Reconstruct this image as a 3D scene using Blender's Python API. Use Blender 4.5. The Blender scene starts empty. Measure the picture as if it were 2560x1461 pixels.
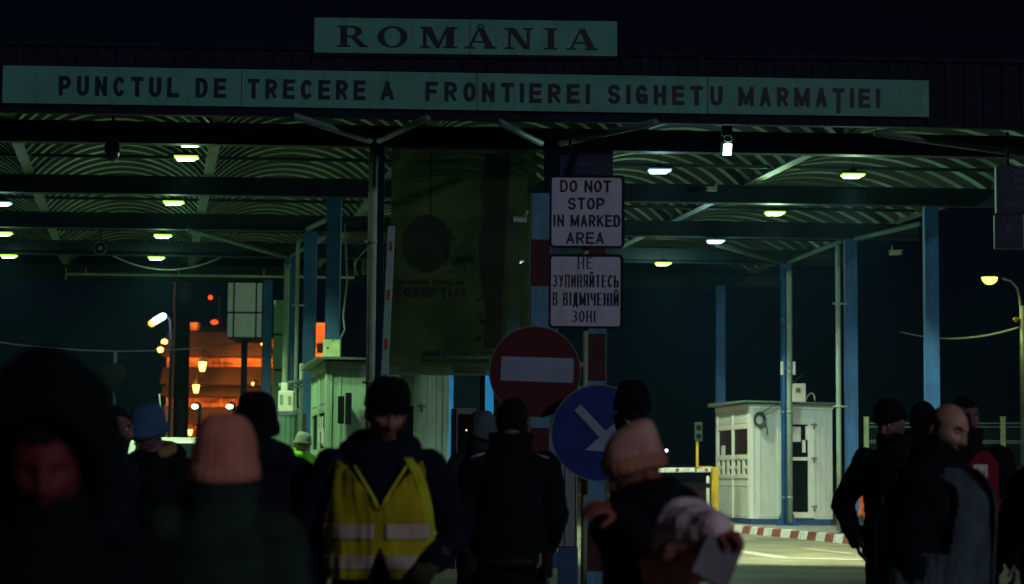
import bpy, math, random
from mathutils import Vector, Matrix, noise
random.seed(7)
C = bpy.context.scene
COL = C.collection
R = math.radians

# ------------------------------------------------------------------ camera
FPX, W0, H0 = 5270.0, 2560.0, 1461.0
CAMZ, PITCH, ROLL = 1.45, math.atan(469.5 / 5270.0), 0.008
cam_d = bpy.data.cameras.new('camera')
cam = bpy.data.objects.new('camera', cam_d)
COL.objects.link(cam)
cam_d.sensor_width = 36.0
cam_d.lens = FPX / W0 * 36.0
cam_d.clip_end = 2000
cam_d.clip_start = 0.1
RM = Matrix.Rotation(R(90) + PITCH, 4, 'X') @ Matrix.Rotation(ROLL, 4, 'Z')
cam.matrix_world = Matrix.Translation((0, 0, CAMZ)) @ RM
cam_d.dof.use_dof = True
cam_d.dof.focus_distance = 22.0
cam_d.dof.aperture_fstop = 2.8
C.camera = cam

# ------------------------------------------------------------------ world, moonless night sky
wd = bpy.data.worlds.new('World')
C.world = wd
wd.use_nodes = True
wn = wd.node_tree
bg = wn.nodes['Background']
sky = wn.nodes.new('ShaderNodeTexSky')
sky.sky_type = 'NISHITA'
sky.sun_disc = False
sky.sun_elevation = R(22)
sky.sun_rotation = R(152)
mx = wn.nodes.new('ShaderNodeMix')
mx.data_type = 'RGBA'
mx.blend_type = 'MULTIPLY'
mx.inputs[0].default_value = 1.0
mx.inputs[7].default_value = (0.30, 0.42, 1.0, 1)
wn.links.new(sky.outputs[0], mx.inputs[6])
wn.links.new(mx.outputs[2], bg.inputs[0])
bg.inputs[1].default_value = 0.00042

# dim sun lamp standing in for unseen street lighting behind the camera
sl = bpy.data.lights.new('street_fill', 'SUN')
sl.energy = 0.42
sl.angle = R(3)
sl.color = (0.95, 0.97, 1.0)
street_fill = bpy.data.objects.new('street_fill', sl)
COL.objects.link(street_fill)
street_fill.rotation_euler = Vector((-0.72, 0.86, -0.42)).to_track_quat('-Z', 'Y').to_euler()

C.view_settings.view_transform = 'Standard'
C.view_settings.look = 'None'
C.view_settings.exposure = 0.0
C.view_settings.gamma = 1.0
try:
    C.cycles.use_denoising = True
    C.cycles.use_light_tree = True
    C.cycles.sample_clamp_indirect = 1.5
    C.cycles.sample_clamp_direct = 8.0
    C.cycles.max_bounces = 6
    C.cycles.transparent_max_bounces = 12
except Exception:
    pass

# ------------------------------------------------------------------ helpers
def ray(px, py):
    return (RM.to_3x3() @ Vector(((px - W0 / 2) / FPX, -(py - H0 / 2) / FPX, -1.0)))

def at(px, py, d):
    r = ray(px, py)
    t = d / r.y
    return Vector((r.x * t, d, CAMZ + r.z * t))

def at_z(px, py, z):
    r = ray(px, py)
    t = (z - CAMZ) / r.z
    return Vector((r.x * t, r.y * t, z))

def G(d):
    return 0.0095 * d

def at_ground(px, py, dz=0.0):
    r = ray(px, py)
    t = (CAMZ - dz) / (0.0095 * r.y - r.z)
    return Vector((r.x * t, r.y * t, CAMZ + r.z * t))

def at_plane(px, py, p0, n):
    r = ray(px, py)
    c0 = Vector((0, 0, CAMZ))
    t = (p0 - c0).dot(n) / r.dot(n)
    return c0 + r * t

class MB:
    def __init__(s):
        s.v = []; s.f = []; s.m = []
    def add(s, vs, fs, mi=0):
        b = len(s.v)
        s.v += [Vector(p) for p in vs]
        s.f += [tuple(i + b for i in f) for f in fs]
        s.m += [mi] * len(fs)
        return s
    def hexa(s, p, mi=0):
        return s.add(p, [(0, 3, 2, 1), (4, 5, 6, 7), (0, 1, 5, 4), (1, 2, 6, 5), (2, 3, 7, 6), (3, 0, 4, 7)], mi)
    def box(s, c, size, rz=0.0, mi=0, M=None):
        hx, hy, hz = size[0] / 2, size[1] / 2, size[2] / 2
        pts = [(-hx, -hy, -hz), (hx, -hy, -hz), (hx, hy, -hz), (-hx, hy, -hz), (-hx, -hy, hz), (hx, -hy, hz), (hx, hy, hz), (-hx, hy, hz)]
        T = Matrix.Translation(c) @ Matrix.Rotation(rz, 4, 'Z')
        if M is not None:
            T = Matrix.Translation(c) @ M
        return s.hexa([T @ Vector(p) for p in pts], mi)
    def bar(s, a, b, w, h, mi=0, up=(0, 0, 1)):
        a = Vector(a); b = Vector(b)
        d = (b - a).normalized()
        u = Vector(up)
        if abs(d.dot(u)) > 0.98:
            u = Vector((0, 1, 0))
        x = d.cross(u).normalized() * (w / 2)
        z = x.cross(d).normalized() * (h / 2)
        return s.hexa([a - x - z, a + x - z, b + x - z, b - x - z, a - x + z, a + x + z, b + x + z, b - x + z], mi)
    def tube(s, pts, rads, n=10, mi=0, cap=True):
        pts = [Vector(p) for p in pts]
        if not hasattr(rads, '__len__'):
            rads = [rads] * len(pts)
        b = len(s.v)
        px = None
        for i, p in enumerate(pts):
            d = (pts[min(i + 1, len(pts) - 1)] - pts[max(i - 1, 0)]).normalized()
            if px is None:
                u = Vector((0, 0, 1)) if abs(d.z) < 0.9 else Vector((0, 1, 0))
                px = d.cross(u).normalized()
            else:
                px = (px - d * px.dot(d)).normalized()
            py = d.cross(px)
            for k in range(n):
                t = 2 * math.pi * k / n
                s.v.append(p + (px * math.cos(t) + py * math.sin(t)) * rads[i])
        for i in range(len(pts) - 1):
            for k in range(n):
                k2 = (k + 1) % n
                s.f.append((b + i * n + k, b + i * n + k2, b + (i + 1) * n + k2, b + (i + 1) * n + k)); s.m.append(mi)
        if cap:
            s.f.append(tuple(b + k for k in range(n))[::-1]); s.m.append(mi)
            e = b + (len(pts) - 1) * n
            s.f.append(tuple(e + k for k in range(n))); s.m.append(mi)
        return s
    def sphere(s, c, r, nu=14, nv=10, M=None, mi=0):
        c = Vector(c)
        if not hasattr(r, '__len__'):
            r = (r, r, r)
        vs = [Vector((0, 0, r[2]))]
        for i in range(1, nv):
            a = math.pi * i / nv
            for k in range(nu):
                t = 2 * math.pi * k / nu
                vs.append(Vector((r[0] * math.sin(a) * math.cos(t), r[1] * math.sin(a) * math.sin(t), r[2] * math.cos(a))))
        vs.append(Vector((0, 0, -r[2])))
        fs = [(0, 1 + k, 1 + (k + 1) % nu) for k in range(nu)]
        for i in range(nv - 2):
            for k in range(nu):
                k2 = (k + 1) % nu
                fs.append((1 + i * nu + k, 1 + (i + 1) * nu + k, 1 + (i + 1) * nu + k2, 1 + i * nu + k2))
        e = len(vs) - 1
        fs += [(e, 1 + (nv - 2) * nu + (k + 1) % nu, 1 + (nv - 2) * nu + k) for k in range(nu)]
        if M is not None:
            vs = [M @ p for p in vs]
        return s.add([p + c for p in vs], fs, mi)
    def loft(s, rings, n=28, mi=0, sq=1.0, cap=True):
        """rings (cx, cy, z, rx, ry); sq<1 squares the section off"""
        b = len(s.v)
        for (cx, cy, z, rx, ry) in rings:
            for k in range(n):
                t = 2 * math.pi * k / n
                ct, st = math.cos(t), math.sin(t)
                s.v.append(Vector((cx + rx * math.copysign(abs(ct) ** sq, ct), cy + ry * math.copysign(abs(st) ** sq, st), z)))
        for i in range(len(rings) - 1):
            for k in range(n):
                k2 = (k + 1) % n
                s.f.append((b + i * n + k, b + i * n + k2, b + (i + 1) * n + k2, b + (i + 1) * n + k)); s.m.append(mi)
        if cap:
            s.f.append(tuple(b + k for k in range(n))[::-1]); s.m.append(mi)
            e = b + (len(rings) - 1) * n
            s.f.append(tuple(e + k for k in range(n))); s.m.append(mi)
        return s
    def prism(s, poly, o, u, w, n, t0, t1, mi=0):
        """poly in (u,w) coordinates about o, thick along n from t0 to t1"""
        o = Vector(o); k = len(poly)
        b = [o + u * x + w * y + n * t0 for x, y in poly] + [o + u * x + w * y + n * t1 for x, y in poly]
        fs = [tuple(range(k))[::-1], tuple(range(k, 2 * k))]
        fs += [(i, (i + 1) % k, k + (i + 1) % k, k + i) for i in range(k)]
        return s.add(b, fs, mi)
    def mesh(s, name):
        me = bpy.data.meshes.new(name)
        me.from_pydata([tuple(p) for p in s.v], [], s.f)
        me.update()
        return me

_mats = {}
def mat(name, col, rough=0.6, metal=0.0, var=0.25, scale=6.0, bump=0.0, bscale=60.0, stain=0.0, spec=0.4):
    if name in _mats:
        return _mats[name]
    m = bpy.data.materials.new(name)
    m.use_nodes = True
    nt = m.node_tree
    b = nt.nodes['Principled BSDF']
    b.inputs['Roughness'].default_value = rough
    b.inputs['Metallic'].default_value = metal
    b.inputs['Specular IOR Level'].default_value = spec
    tc = nt.nodes.new('ShaderNodeTexCoord')
    nz = nt.nodes.new('ShaderNodeTexNoise')
    nz.inputs['Scale'].default_value = scale
    nz.inputs['Detail'].default_value = 7
    nt.links.new(tc.outputs['Object'], nz.inputs['Vector'])
    rp = nt.nodes.new('ShaderNodeValToRGB')
    a = tuple(max(0, c * (1 - var)) for c in col)
    z = tuple(min(1, c * (1 + var)) for c in col)
    rp.color_ramp.elements[0].position = 0.3
    rp.color_ramp.elements[1].position = 0.7
    rp.color_ramp.elements[0].color = (*a, 1)
    rp.color_ramp.elements[1].color = (*z, 1)
    nt.links.new(nz.outputs['Fac'], rp.inputs[0])
    last = rp.outputs[0]
    if stain > 0:
        mp = nt.nodes.new('ShaderNodeMapping')
        mp.inputs['Scale'].default_value = (9, 9, 0.7)
        n2 = nt.nodes.new('ShaderNodeTexNoise')
        n2.inputs['Scale'].default_value = 1.6
        n2.inputs['Detail'].default_value = 8
        nt.links.new(tc.outputs['Object'], mp.inputs[0])
        nt.links.new(mp.outputs[0], n2.inputs['Vector'])
        r2 = nt.nodes.new('ShaderNodeValToRGB')
        r2.color_ramp.elements[0].position = 0.48
        r2.color_ramp.elements[0].color = (1, 1, 1, 1)
        r2.color_ramp.elements[1].position = 0.72
        k = 1 - stain
        r2.color_ramp.elements[1].color = (k, k * 0.97, k * 0.9, 1)
        nt.links.new(n2.outputs['Fac'], r2.inputs[0])
        mm = nt.nodes.new('ShaderNodeMix')
        mm.data_type = 'RGBA'; mm.blend_type = 'MULTIPLY'
        mm.inputs[0].default_value = 1
        nt.links.new(last, mm.inputs[6]); nt.links.new(r2.outputs[0], mm.inputs[7])
        last = mm.outputs[2]
    nt.links.new(last, b.inputs['Base Color'])
    if bump > 0:
        n3 = nt.nodes.new('ShaderNodeTexNoise')
        n3.inputs['Scale'].default_value = bscale
        n3.inputs['Detail'].default_value = 5
        nt.links.new(tc.outputs['Object'], n3.inputs['Vector'])
        bp = nt.nodes.new('ShaderNodeBump')
        bp.inputs['Strength'].default_value = bump
        bp.inputs['Distance'].default_value = 0.02
        nt.links.new(n3.outputs['Fac'], bp.inputs['Height'])
        nt.links.new(bp.outputs[0], b.inputs['Normal'])
    _mats[name] = m
    return m

def emat(name, col, strength):
    if name in _mats:
        return _mats[name]
    m = bpy.data.materials.new(name)
    m.use_nodes = True
    b = m.node_tree.nodes['Principled BSDF']
    b.inputs['Base Color'].default_value = (*[min(.8, c) for c in col], 1)
    b.inputs['Emission Color'].default_value = (*col, 1)
    b.inputs['Emission Strength'].default_value = strength
    _mats[name] = m
    return m

def smooth(me, on=True):
    me.polygons.foreach_set('use_smooth', [on] * len(me.polygons))

def finish(me, mats):
    for m in (mats if isinstance(mats, (list, tuple)) else [mats]):
        me.materials.append(m)

def tag(o, label=None, cat=None, group=None, kind=None):
    if label: o['label'] = label
    if cat: o['category'] = cat
    if group: o['group'] = group
    if kind: o['kind'] = kind
    return o

def thing(name, label, cat, loc=(0, 0, 0), rz=0.0, group=None):
    o = bpy.data.objects.new(name, None)
    COL.objects.link(o)
    o.location = loc
    o.rotation_euler = (0, 0, rz)
    o.empty_display_size = 0.1
    return tag(o, label, cat, group)

def obj(name, mb, mats, parent=None, sm=False, world=True, bevel=0.0, label=None):
    """links mb as one mesh object; world=True: its points are world points"""
    me = mb if isinstance(mb, bpy.types.Mesh) else mb.mesh(name)
    if isinstance(mb, MB) and any(mb.m):
        me.polygons.foreach_set('material_index', mb.m)
    finish(me, mats)
    if sm:
        smooth(me)
    o = bpy.data.objects.new(name, me)
    COL.objects.link(o)
    if parent is not None:
        o.parent = parent
        if world:
            if parent.parent is None:
                M = Matrix.Translation(parent.location) @ parent.rotation_euler.to_matrix().to_4x4()
            else:
                M = Matrix.Identity(4)
            o.matrix_parent_inverse = M.inverted()
    if bevel > 0:
        b = o.modifiers.new('bevel', 'BEVEL')
        b.width = bevel; b.segments = 2; b.limit_method = 'ANGLE'
    if label:
        o['label'] = label
    return o

def dup(root, loc, rz=None, label=None):
    r = root.copy(); COL.objects.link(r); r.location = loc
    if rz is not None:
        r.rotation_euler = (0, 0, rz)
    if label: r['label'] = label
    for ch in list(root.children):
        c = ch.copy(); COL.objects.link(c); c.parent = r
        for g in list(ch.children):
            d = g.copy(); COL.objects.link(d); d.parent = c
    return r

def structure(name, mb, mats, **k):
    return tag(obj(name, mb, mats, **k), kind='structure')

# lettering -------------------------------------------------------------
def _arc(cx, cy, rx, ry, a0, a1, n=10):
    return [(cx + rx * math.cos(R(a0 + (a1 - a0) * i / n)), cy + ry * math.sin(R(a0 + (a1 - a0) * i / n))) for i in range(n + 1)]
def _bowl(x0, y0, x1, y1):
    m = x0 + (x1 - x0) * .5; c = (y0 + y1) / 2
    return [(x0, y1)] + _arc(m, c, x1 - m, (y1 - y0) / 2, 90, -90) + [(x0, y0)]
_BREVE = _arc(.5, 1.28, .22, .12, 180, 360, 6)
STROKES = {
 'A': [[(0, 0), (.5, 1)], [(.5, 1), (1, 0)], [(.16, .28), (.84, .28)]],
 'C': [_arc(.5, .5, .5, .5, 48, 312, 16)], 'D': [[(0, 0), (0, 1)], _bowl(0, 0, 1, 1)],
 'E': [[(0, 0), (0, 1)], [(0, 1), (1, 1)], [(0, .52), (.9, .52)], [(0, 0), (1, 0)]],
 'F': [[(0, 0), (0, 1)], [(0, 1), (1, 1)], [(0, .5), (.85, .5)]],
 'G': [_arc(.5, .5, .5, .5, 48, 330, 16), [(1, .05), (1, .45), (.55, .45)]],
 'H': [[(0, 0), (0, 1)], [(1, 0), (1, 1)], [(0, .5), (1, .5)]], 'I': [[(.5, 0), (.5, 1)]],
 'K': [[(0, 0), (0, 1)], [(0, .38), (1, 1)], [(.32, .58), (1, 0)]], 'L': [[(0, 1), (0, 0)], [(0, 0), (1, 0)]],
 'M': [[(0, 0), (0, 1)], [(0, 1), (.5, .1)], [(.5, .1), (1, 1)], [(1, 1), (1, 0)]],
 'N': [[(0, 0), (0, 1)], [(0, 1), (1, 0)], [(1, 0), (1, 1)]], 'O': [_arc(.5, .5, .5, .5, 0, 360, 24)],
 'P': [[(0, 0), (0, 1)], _bowl(0, .42, 1, 1)], 'R': [[(0, 0), (0, 1)], _bowl(0, .45, 1, 1), [(.45, .45), (1, 0)]],
 'S': [_arc(.5, .745, .5, .255, 25, 270, 12) + _arc(.5, .245, .5, .245, 90, -155, 12)],
 'T': [[(0, 1), (1, 1)], [(.5, 1), (.5, 0)]], 'U': [[(0, 1)] + _arc(.5, .32, .5, .32, 180, 360, 12) + [(1, 1)]],
 'Z': [[(0, 1), (1, 1)], [(1, 1), (0, 0)], [(0, 0), (1, 0)]],
 'З': [_arc(.42, .755, .52, .245, 140, -90, 10), _arc(.42, .26, .58, .26, 90, -140, 10)],
 'У': [[(0, 1), (.52, .38)], [(1, 1), (.35, 0), (.1, .02)]], 'П': [[(0, 0), (0, 1)], [(0, 1), (1, 1)], [(1, 1), (1, 0)]],
 'И': [[(0, 1), (0, 0)], [(0, 0), (1, 1)], [(1, 1), (1, 0)]],
 'Я': [[(1, 0), (1, 1)], [(1 - x, y) for x, y in _bowl(0, .45, 1, 1)], [(.55, .45), (0, 0)]],
 'Ь': [[(0, 0), (0, 1)], _bowl(0, 0, 1, .55)], 'В': [[(0, 0), (0, 1)], _bowl(0, .52, .92, 1), _bowl(0, 0, 1, .52)],
 'Д': [[(0, -.16), (0, 0)], [(0, 0), (1, 0)], [(1, 0), (1, -.16)], [(.18, 0), (.34, 1)], [(.34, 1), (.82, 1)], [(.82, 1), (.82, 0)]],
 'Ч': [[(0, 1)] + _arc(.5, .72, .5, .24, 180, 270, 6) + [(1, .48)], [(1, 1), (1, 0)]],
 '0': [_arc(.5, .5, .5, .5, 0, 360, 20)], '8': [_arc(.5, .76, .42, .24, 0, 360, 14), _arc(.5, .26, .5, .26, 0, 360, 14)],
 '6': [_arc(.5, .3, .5, .3, 0, 360, 14), [(0, .3), (.1, .7), (.35, .95), (.8, 1)]],
 '.': [[(.5, 0), (.5, .06)]], ':': [[(.5, .05), (.5, .12)], [(.5, .55), (.5, .62)]], '!': [[(.5, .48), (.5, 1)], [(.5, 0), (.5, .06)]],
}
for _c, _b in (('Н', 'H'), ('Е', 'E'), ('Т', 'T'), ('С', 'C'), ('І', 'I'), ('М', 'M'), ('О', 'O')):
    STROKES[_c] = STROKES[_b]
STROKES['Й'] = STROKES['И'] + [_BREVE]; STROKES['Ă'] = STROKES['A'] + [_BREVE]
STROKES['Î'] = STROKES['I'] + [[(.1, 1.12), (.5, 1.3)], [(.5, 1.3), (.9, 1.12)]]
STROKES['Ț'] = STROKES['T'] + [[(.52, -.16), (.44, -.38)]]; STROKES['Ţ'] = STROKES['Ț']
THIN = {'I': .5, 'І': .5, 'Î': .5, 'M': 1.22, 'М': 1.2, '!': .45, ':': .45, '.': .42, ' ': .6}
def write(mb, text, o, u, w, n, x0, x1, y0, y1, bold=0.02, fill=0.72, lift=0.004, mi=0, pen=.17, serif=False):
    """one line of block letters between x0..x1, cap height y0..y1, on the plane o,u,w; pen = stroke / cap height"""
    tot = sum(THIN.get(c, 1.0) for c in text) - (1 - fill)
    slot = (x1 - x0) / tot
    x = x0; h = y1 - y0; t = pen * h; z = lift
    for c in text:
        sw = slot * THIN.get(c, 1.0)
        W = sw - slot * (1 - fill)
        if c in STROKES:
            narrow = c in 'IІ!:.Î'
            if narrow: W = max(W, t)
            for pl in STROKES[c]:
                pts = [(x + t / 2 + a * (W - t), y0 + t / 2 + b * (h - t)) for a, b in pl]
                for i in range(len(pts) - 1):
                    (ax, ay), (bx, by) = pts[i], pts[i + 1]
                    L = math.hypot(bx - ax, by - ay) or 1e-9
                    dx, dy = (bx - ax) / L, (by - ay) / L
                    tt = t * (.5 if not serif else (.5 if abs(dy) > .6 else .3))
                    e0 = tt if i == 0 else tt * .25; e1 = tt if i == len(pts) - 2 else tt * .25
                    q = [(ax - dx * e0 + dy * tt, ay - dy * e0 - dx * tt), (bx + dx * e1 + dy * tt, by + dy * e1 - dx * tt),
                         (bx + dx * e1 - dy * tt, by + dy * e1 + dx * tt), (ax - dx * e0 - dy * tt, ay - dy * e0 + dx * tt)]
                    inside = all(-.01 <= b <= 1.01 for a, b in pl)
                    if inside:
                        q = [(min(max(a, x), x + W), min(max(b, y0), y1)) for a, b in q]
                    mb.add([o + u * a + w * b + n * z for a, b in q], [(0, 1, 2, 3)], mi)
                    z += .00006
            if serif:
                for fx in ((0, 1) if not narrow else (.5,)):
                    for fy in (0, 1):
                        cx = x + t / 2 + fx * (W - t)
                        q = [(cx - t * .9, y0 + fy * (h - t * .3)), (cx + t * .9, y0 + fy * (h - t * .3)), (cx + t * .9, y0 + fy * (h - t * .3) + t * .3), (cx - t * .9, y0 + fy * (h - t * .3) + t * .3)]
                        if c in 'НПИЙМІВЬЯ' and not (c == 'Ь' and (fx or 0) and fy):
                            mb.add([o + u * a + w * b + n * z for a, b in q], [(0, 1, 2, 3)], mi); z += .00006
        x += sw

def round_poly(x0, y0, x1, y1, r, n=5):
    p = []
    for cx, cy, a0 in ((x1 - r, y0 + r, -90), (x1 - r, y1 - r, 0), (x0 + r, y1 - r, 90), (x0 + r, y0 + r, 180)):
        for i in range(n + 1):
            a = R(a0 + 90 * i / n)
            p.append((cx + r * math.cos(a), cy + r * math.sin(a)))
    return p

def circle_poly(cx, cy, r, n=48):
    return [(cx + r * math.cos(2 * math.pi * i / n), cy + r * math.sin(2 * math.pi * i / n)) for i in range(n)]

def ring_prism(mb, outer, inner, o, u, w, n, t0, t1, mi=0):
    k = len(outer); o = Vector(o)
    P = lambda q, t: o + u * q[0] + w * q[1] + n * t
    vs = [P(q, t0) for q in outer] + [P(q, t0) for q in inner] + [P(q, t1) for q in outer] + [P(q, t1) for q in inner]
    fs = []
    for i in range(k):
        j = (i + 1) % k
        fs += [(2 * k + i, 2 * k + j, 3 * k + j, 3 * k + i), (i, k + i, k + j, j), (i, j, 2 * k + j, 2 * k + i), (k + i, 3 * k + i, 3 * k + j, k + j)]
    mb.add(vs, fs, mi)

X1, Z1, N1 = Vector((1, 0, 0)), Vector((0, 0, 1)), Vector((0, -1, 0))
YAW = math.atan(0.053)
U = Vector((math.cos(YAW), math.sin(YAW), 0))          # along the canopy's beams
V = Vector((-0.17, 1, 0)).normalized()                 # along its length
NF = Vector((math.sin(YAW), -math.cos(YAW), 0))        # towards the viewer

# ------------------------------------------------------------------ materials
M_asph = None
def asphalt():
    m = mat('asphalt', (0.25, 0.23, 0.14), 0.75, var=0.3, scale=1.2, bump=0.5, bscale=90, spec=0.5)
    nt = m.node_tree
    b = nt.nodes['Principled BSDF']
    tc = nt.nodes.new('ShaderNodeTexCoord')
    n = nt.nodes.new('ShaderNodeTexNoise'); n.inputs['Scale'].default_value = 0.35; n.inputs['Detail'].default_value = 6
    nt.links.new(tc.outputs['Object'], n.inputs['Vector'])
    r = nt.nodes.new('ShaderNodeMapRange')
    r.inputs[1].default_value = 0.35; r.inputs[2].default_value = 0.65
    r.inputs[3].default_value = 0.42; r.inputs[4].default_value = 0.85
    nt.links.new(n.outputs['Fac'], r.inputs[0])
    nt.links.new(r.outputs[0], b.inputs['Roughness'])
    return m
M_asph = asphalt()
M_conc = mat('concrete', (0.27, 0.27, 0.23), 0.85, var=0.25, scale=3, bump=0.3, bscale=40)
M_white_line = mat('road_paint', (0.5, 0.5, 0.42), 0.7, var=0.35, scale=9)
M_kerb_w = mat('kerb_white', (0.72, 0.72, 0.62), 0.75, var=0.18, scale=7, stain=0.3)
M_kerb_r = mat('kerb_red', (0.30, 0.085, 0.062), 0.75, var=0.25, scale=7, stain=0.3)
M_blue = mat('blue_steel_paint', (0.016, 0.088, 0.25), 0.55, var=0.22, scale=2.5, stain=0.25)
M_beam = mat('beam_paint', (0.009, 0.018, 0.030), 0.7, var=0.3, scale=2, stain=0.2, spec=.2)
M_girder = mat('girder_paint', (0.07, 0.13, 0.125), 0.55, var=0.25, scale=2)
M_fascia = mat('fascia_sheet', (0.004, 0.009, 0.024), 0.8, var=0.3, scale=2, stain=0.35, spec=.15)
M_vault_lit = mat('vault_sheet_lit', (0.115, 0.26, 0.235), 0.45, var=0.75, scale=0.8, stain=0.3)  # rib faces, lamplight painted in as a paler sheet
M_vault_shade = mat('vault_sheet_shade', (0.022, 0.034, 0.034), 0.6, var=0.3, scale=1.5)  # same sheet between the ribs, shade of the recesses put into its colour
M_pipe = mat('galvanised_pipe', (0.22, 0.30, 0.23), 0.55, 0.0, var=0.2, scale=5)
M_board = mat('sign_board_teal', (0.080, 0.29, 0.275), 0.6, var=0.10, scale=3, stain=0.12)
M_letter = mat('navy_letter', (0.008, 0.010, 0.035), 0.5, var=0.2)
M_black = mat('black_plastic', (0.010, 0.010, 0.015), 0.6, var=0.3, spec=.15)
M_dark = mat('dark_metal', (0.012, 0.016, 0.026), 0.7, var=0.3, spec=.1)
M_whiteboard = mat('reflective_white', (0.43, 0.46, 0.66), 0.5, var=0.08, scale=5, stain=0.12)
M_red_sign = mat('reflective_red', (0.065, 0.0035, 0.013), 0.5, var=0.15, scale=4)
M_blue_sign = mat('reflective_blue', (0.006, 0.026, 0.20), 0.5, var=0.15, scale=4)
M_arrow = mat('reflective_pale', (0.22, 0.28, 0.44), 0.5, var=0.12, scale=5)
M_panel = mat('white_panel', (0.62, 0.67, 0.61), 0.5, var=0.08, scale=2, stain=0.12)
M_panel_g = mat('weathered_panel', (0.36, 0.54, 0.40), 0.55, var=0.12, scale=2, stain=0.3)
M_trim = mat('white_upvc', (0.74, 0.75, 0.66), 0.35, var=0.06, scale=4)
M_glass = mat('dark_glass', (0.006, 0.010, 0.012), 0.4, var=0.2, spec=0.05)
M_roof = mat('roof_sheet', (0.10, 0.17, 0.14), 0.5, var=0.2)
M_plinth = mat('blue_plinth', (0.025, 0.075, 0.19), 0.6, var=0.2)
M_paper = mat('paper', (0.72, 0.72, 0.68), 0.8, var=0.15, scale=30)
M_yellow = mat('yellow_paint', (0.62, 0.42, 0.02), 0.5, var=0.15, scale=3, stain=0.25)
M_orange = mat('orange_bag', (0.45, 0.085, 0.03), 0.75, var=0.25, scale=8, bump=0.6, bscale=14)
M_wire = mat('fence_wire', (0.16, 0.26, 0.18), 0.5, var=0.2)
M_wire_post = mat('fence_post', (0.34, 0.42, 0.2), 0.5, var=0.2)
M_cable = mat('cable', (0.2, 0.26, 0.24), 0.6, var=0.2)
M_grey = mat('grey_metal', (0.16, 0.19, 0.18), 0.5, 0.2, var=0.25, scale=4)
M_lens_y = emat('lens_yellow_white', (0.85, 1.0, 0.50), 14.0)
M_lens_b = emat('lens_blue_white', (0.72, 0.95, 1.0), 9.0)
M_lens_side = emat('lens_side_green', (0.85, 1.0, 0.30), 5.0)
M_lens_sideb = emat('lens_side_blue', (0.75, 0.95, 1.0), 5.0)
M_lens_street = emat('lens_street', (0.85, 1.0, 0.14), 3.0)
M_halo = emat('halo_green', (0.40, 1.0, 0.02), 1.3)  # glow colour of the painted halo round yellow lamps
M_halo_b = emat('halo_blue', (0.2, 0.45, 0.65), 0.8)
M_sodium = emat('sodium_lamp', (1.0, 0.50, 0.09), 7.0)
M_sodium_rim = emat('sodium_globe', (1.0, 0.28, 0.02), 2.2)
M_red_lamp = emat('red_lamp', (1.0, 0.06, 0.01), 2.4)
M_flood = emat('flood_white', (0.75, 1.0, 0.95), 12.0)
# ================================================================== SETTING
gm = MB()
ys = [-8, 0, 10, 20, 24, 28, 32, 36, 40, 44, 48, 52, 60, 80, 120, 200, 400, 900]
xs = [-500, -100, -40, -20, -12, -6, 0, 6, 12, 20, 40, 100, 500]
gv = [(x, y, G(y)) for y in ys for x in xs]
nx = len(xs)
gf = [(j * nx + i, j * nx + i + 1, (j + 1) * nx + i + 1, (j + 1) * nx + i) for j in range(len(ys) - 1) for i in range(nx - 1)]
gm.add(gv, gf)
structure('ground', gm, mat('dark_soil', (0.03, 0.032, 0.026), 0.95, var=0.3, scale=0.6, bump=0.5, bscale=12))
rm = MB()
ry = [-8, 10, 20, 30, 36, 42, 48, 60, 80, 140]
rv = [(x, y, G(y) + 0.006) for y in ry for x in (-16, -8, 0, 8, 16)]
rf = [(j * 5 + i, j * 5 + i + 1, (j + 1) * 5 + i + 1, (j + 1) * 5 + i) for j in range(len(ry) - 1) for i in range(4)]
rm.add(rv, rf)
structure('road', rm, M_asph)

# right island, its kerb runs along the lane and rounds its far end
kpx = [(2700, 1420), (2570, 1403), (2420, 1388), (2300, 1377), (2186, 1368), (2041, 1353), (1976, 1346.5), (1915, 1341), (1890, 1338), (1862, 1335), (1825, 1332), (1791, 1329.5)]
kp = [at_ground(a, b) for a, b in kpx]
e = kp[-1]
kp += [e + Vector((-.22, 1.2, 0)), e + Vector((-.45, 3.5, 0)), e + Vector((-.6, 6.5, 0))]
for p in kp:
    p.z = G(p.y)
# resample to even kerb stones
def resample(pts, step):
    out = [pts[0].copy()]; acc = 0.0
    for a, b in zip(pts, pts[1:]):
        L = (b - a).length; t = step - acc
        while t <= L:
            out.append(a.lerp(b, t / L)); t += step
        acc = L - (t - step)
    return out
ks = resample(kp, 0.42)
ik = MB()
top = [p + Vector((9.0, 0.6, 0)) for p in kp]
vs = []; fs = []
for a, b in zip(kp, top):
    a2 = a + Vector((0.13, 0.04, 0))
    for q in (a2, a2.lerp(b, .35), b):
        vs.append(Vector((q.x, q.y, G(q.y) + 0.146)))
for i in range(len(kp) - 1):
    for k in range(2):
        fs.append((i * 3 + k, i * 3 + k + 1, i * 3 + k + 4, i * 3 + k + 3))
ik.add(vs, fs)
structure('pavement', ik, M_conc)
kb = MB()
for i in range(len(ks) - 1):
    a, b = ks[i], ks[i + 1]
    dd = (b - a).normalized()
    nrm = Vector((dd.y, -dd.x, 0))
    if nrm.x < 0: nrm = -nrm
    g = dd * 0.006
    j = random.uniform(-.006, .006)
    a2, b2 = a + g, b - g
    h = 0.155 + random.uniform(-.006, .006)
    lo = [a2 - nrm * 0.02, b2 - nrm * 0.02, b2 + nrm * 0.16, a2 + nrm * 0.16]
    hi = [a2 + nrm * (0.025 + j), b2 + nrm * (0.025 + j), b2 + nrm * 0.16, a2 + nrm * 0.16]
    pts = [Vector((p.x, p.y, G(p.y) - 0.03)) for p in lo] + [Vector((p.x, p.y, G(p.y) + h)) for p in hi]
    kb.hexa(pts, i % 2)
structure('kerb', kb, [M_kerb_w, M_kerb_r], bevel=0.012)

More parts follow.
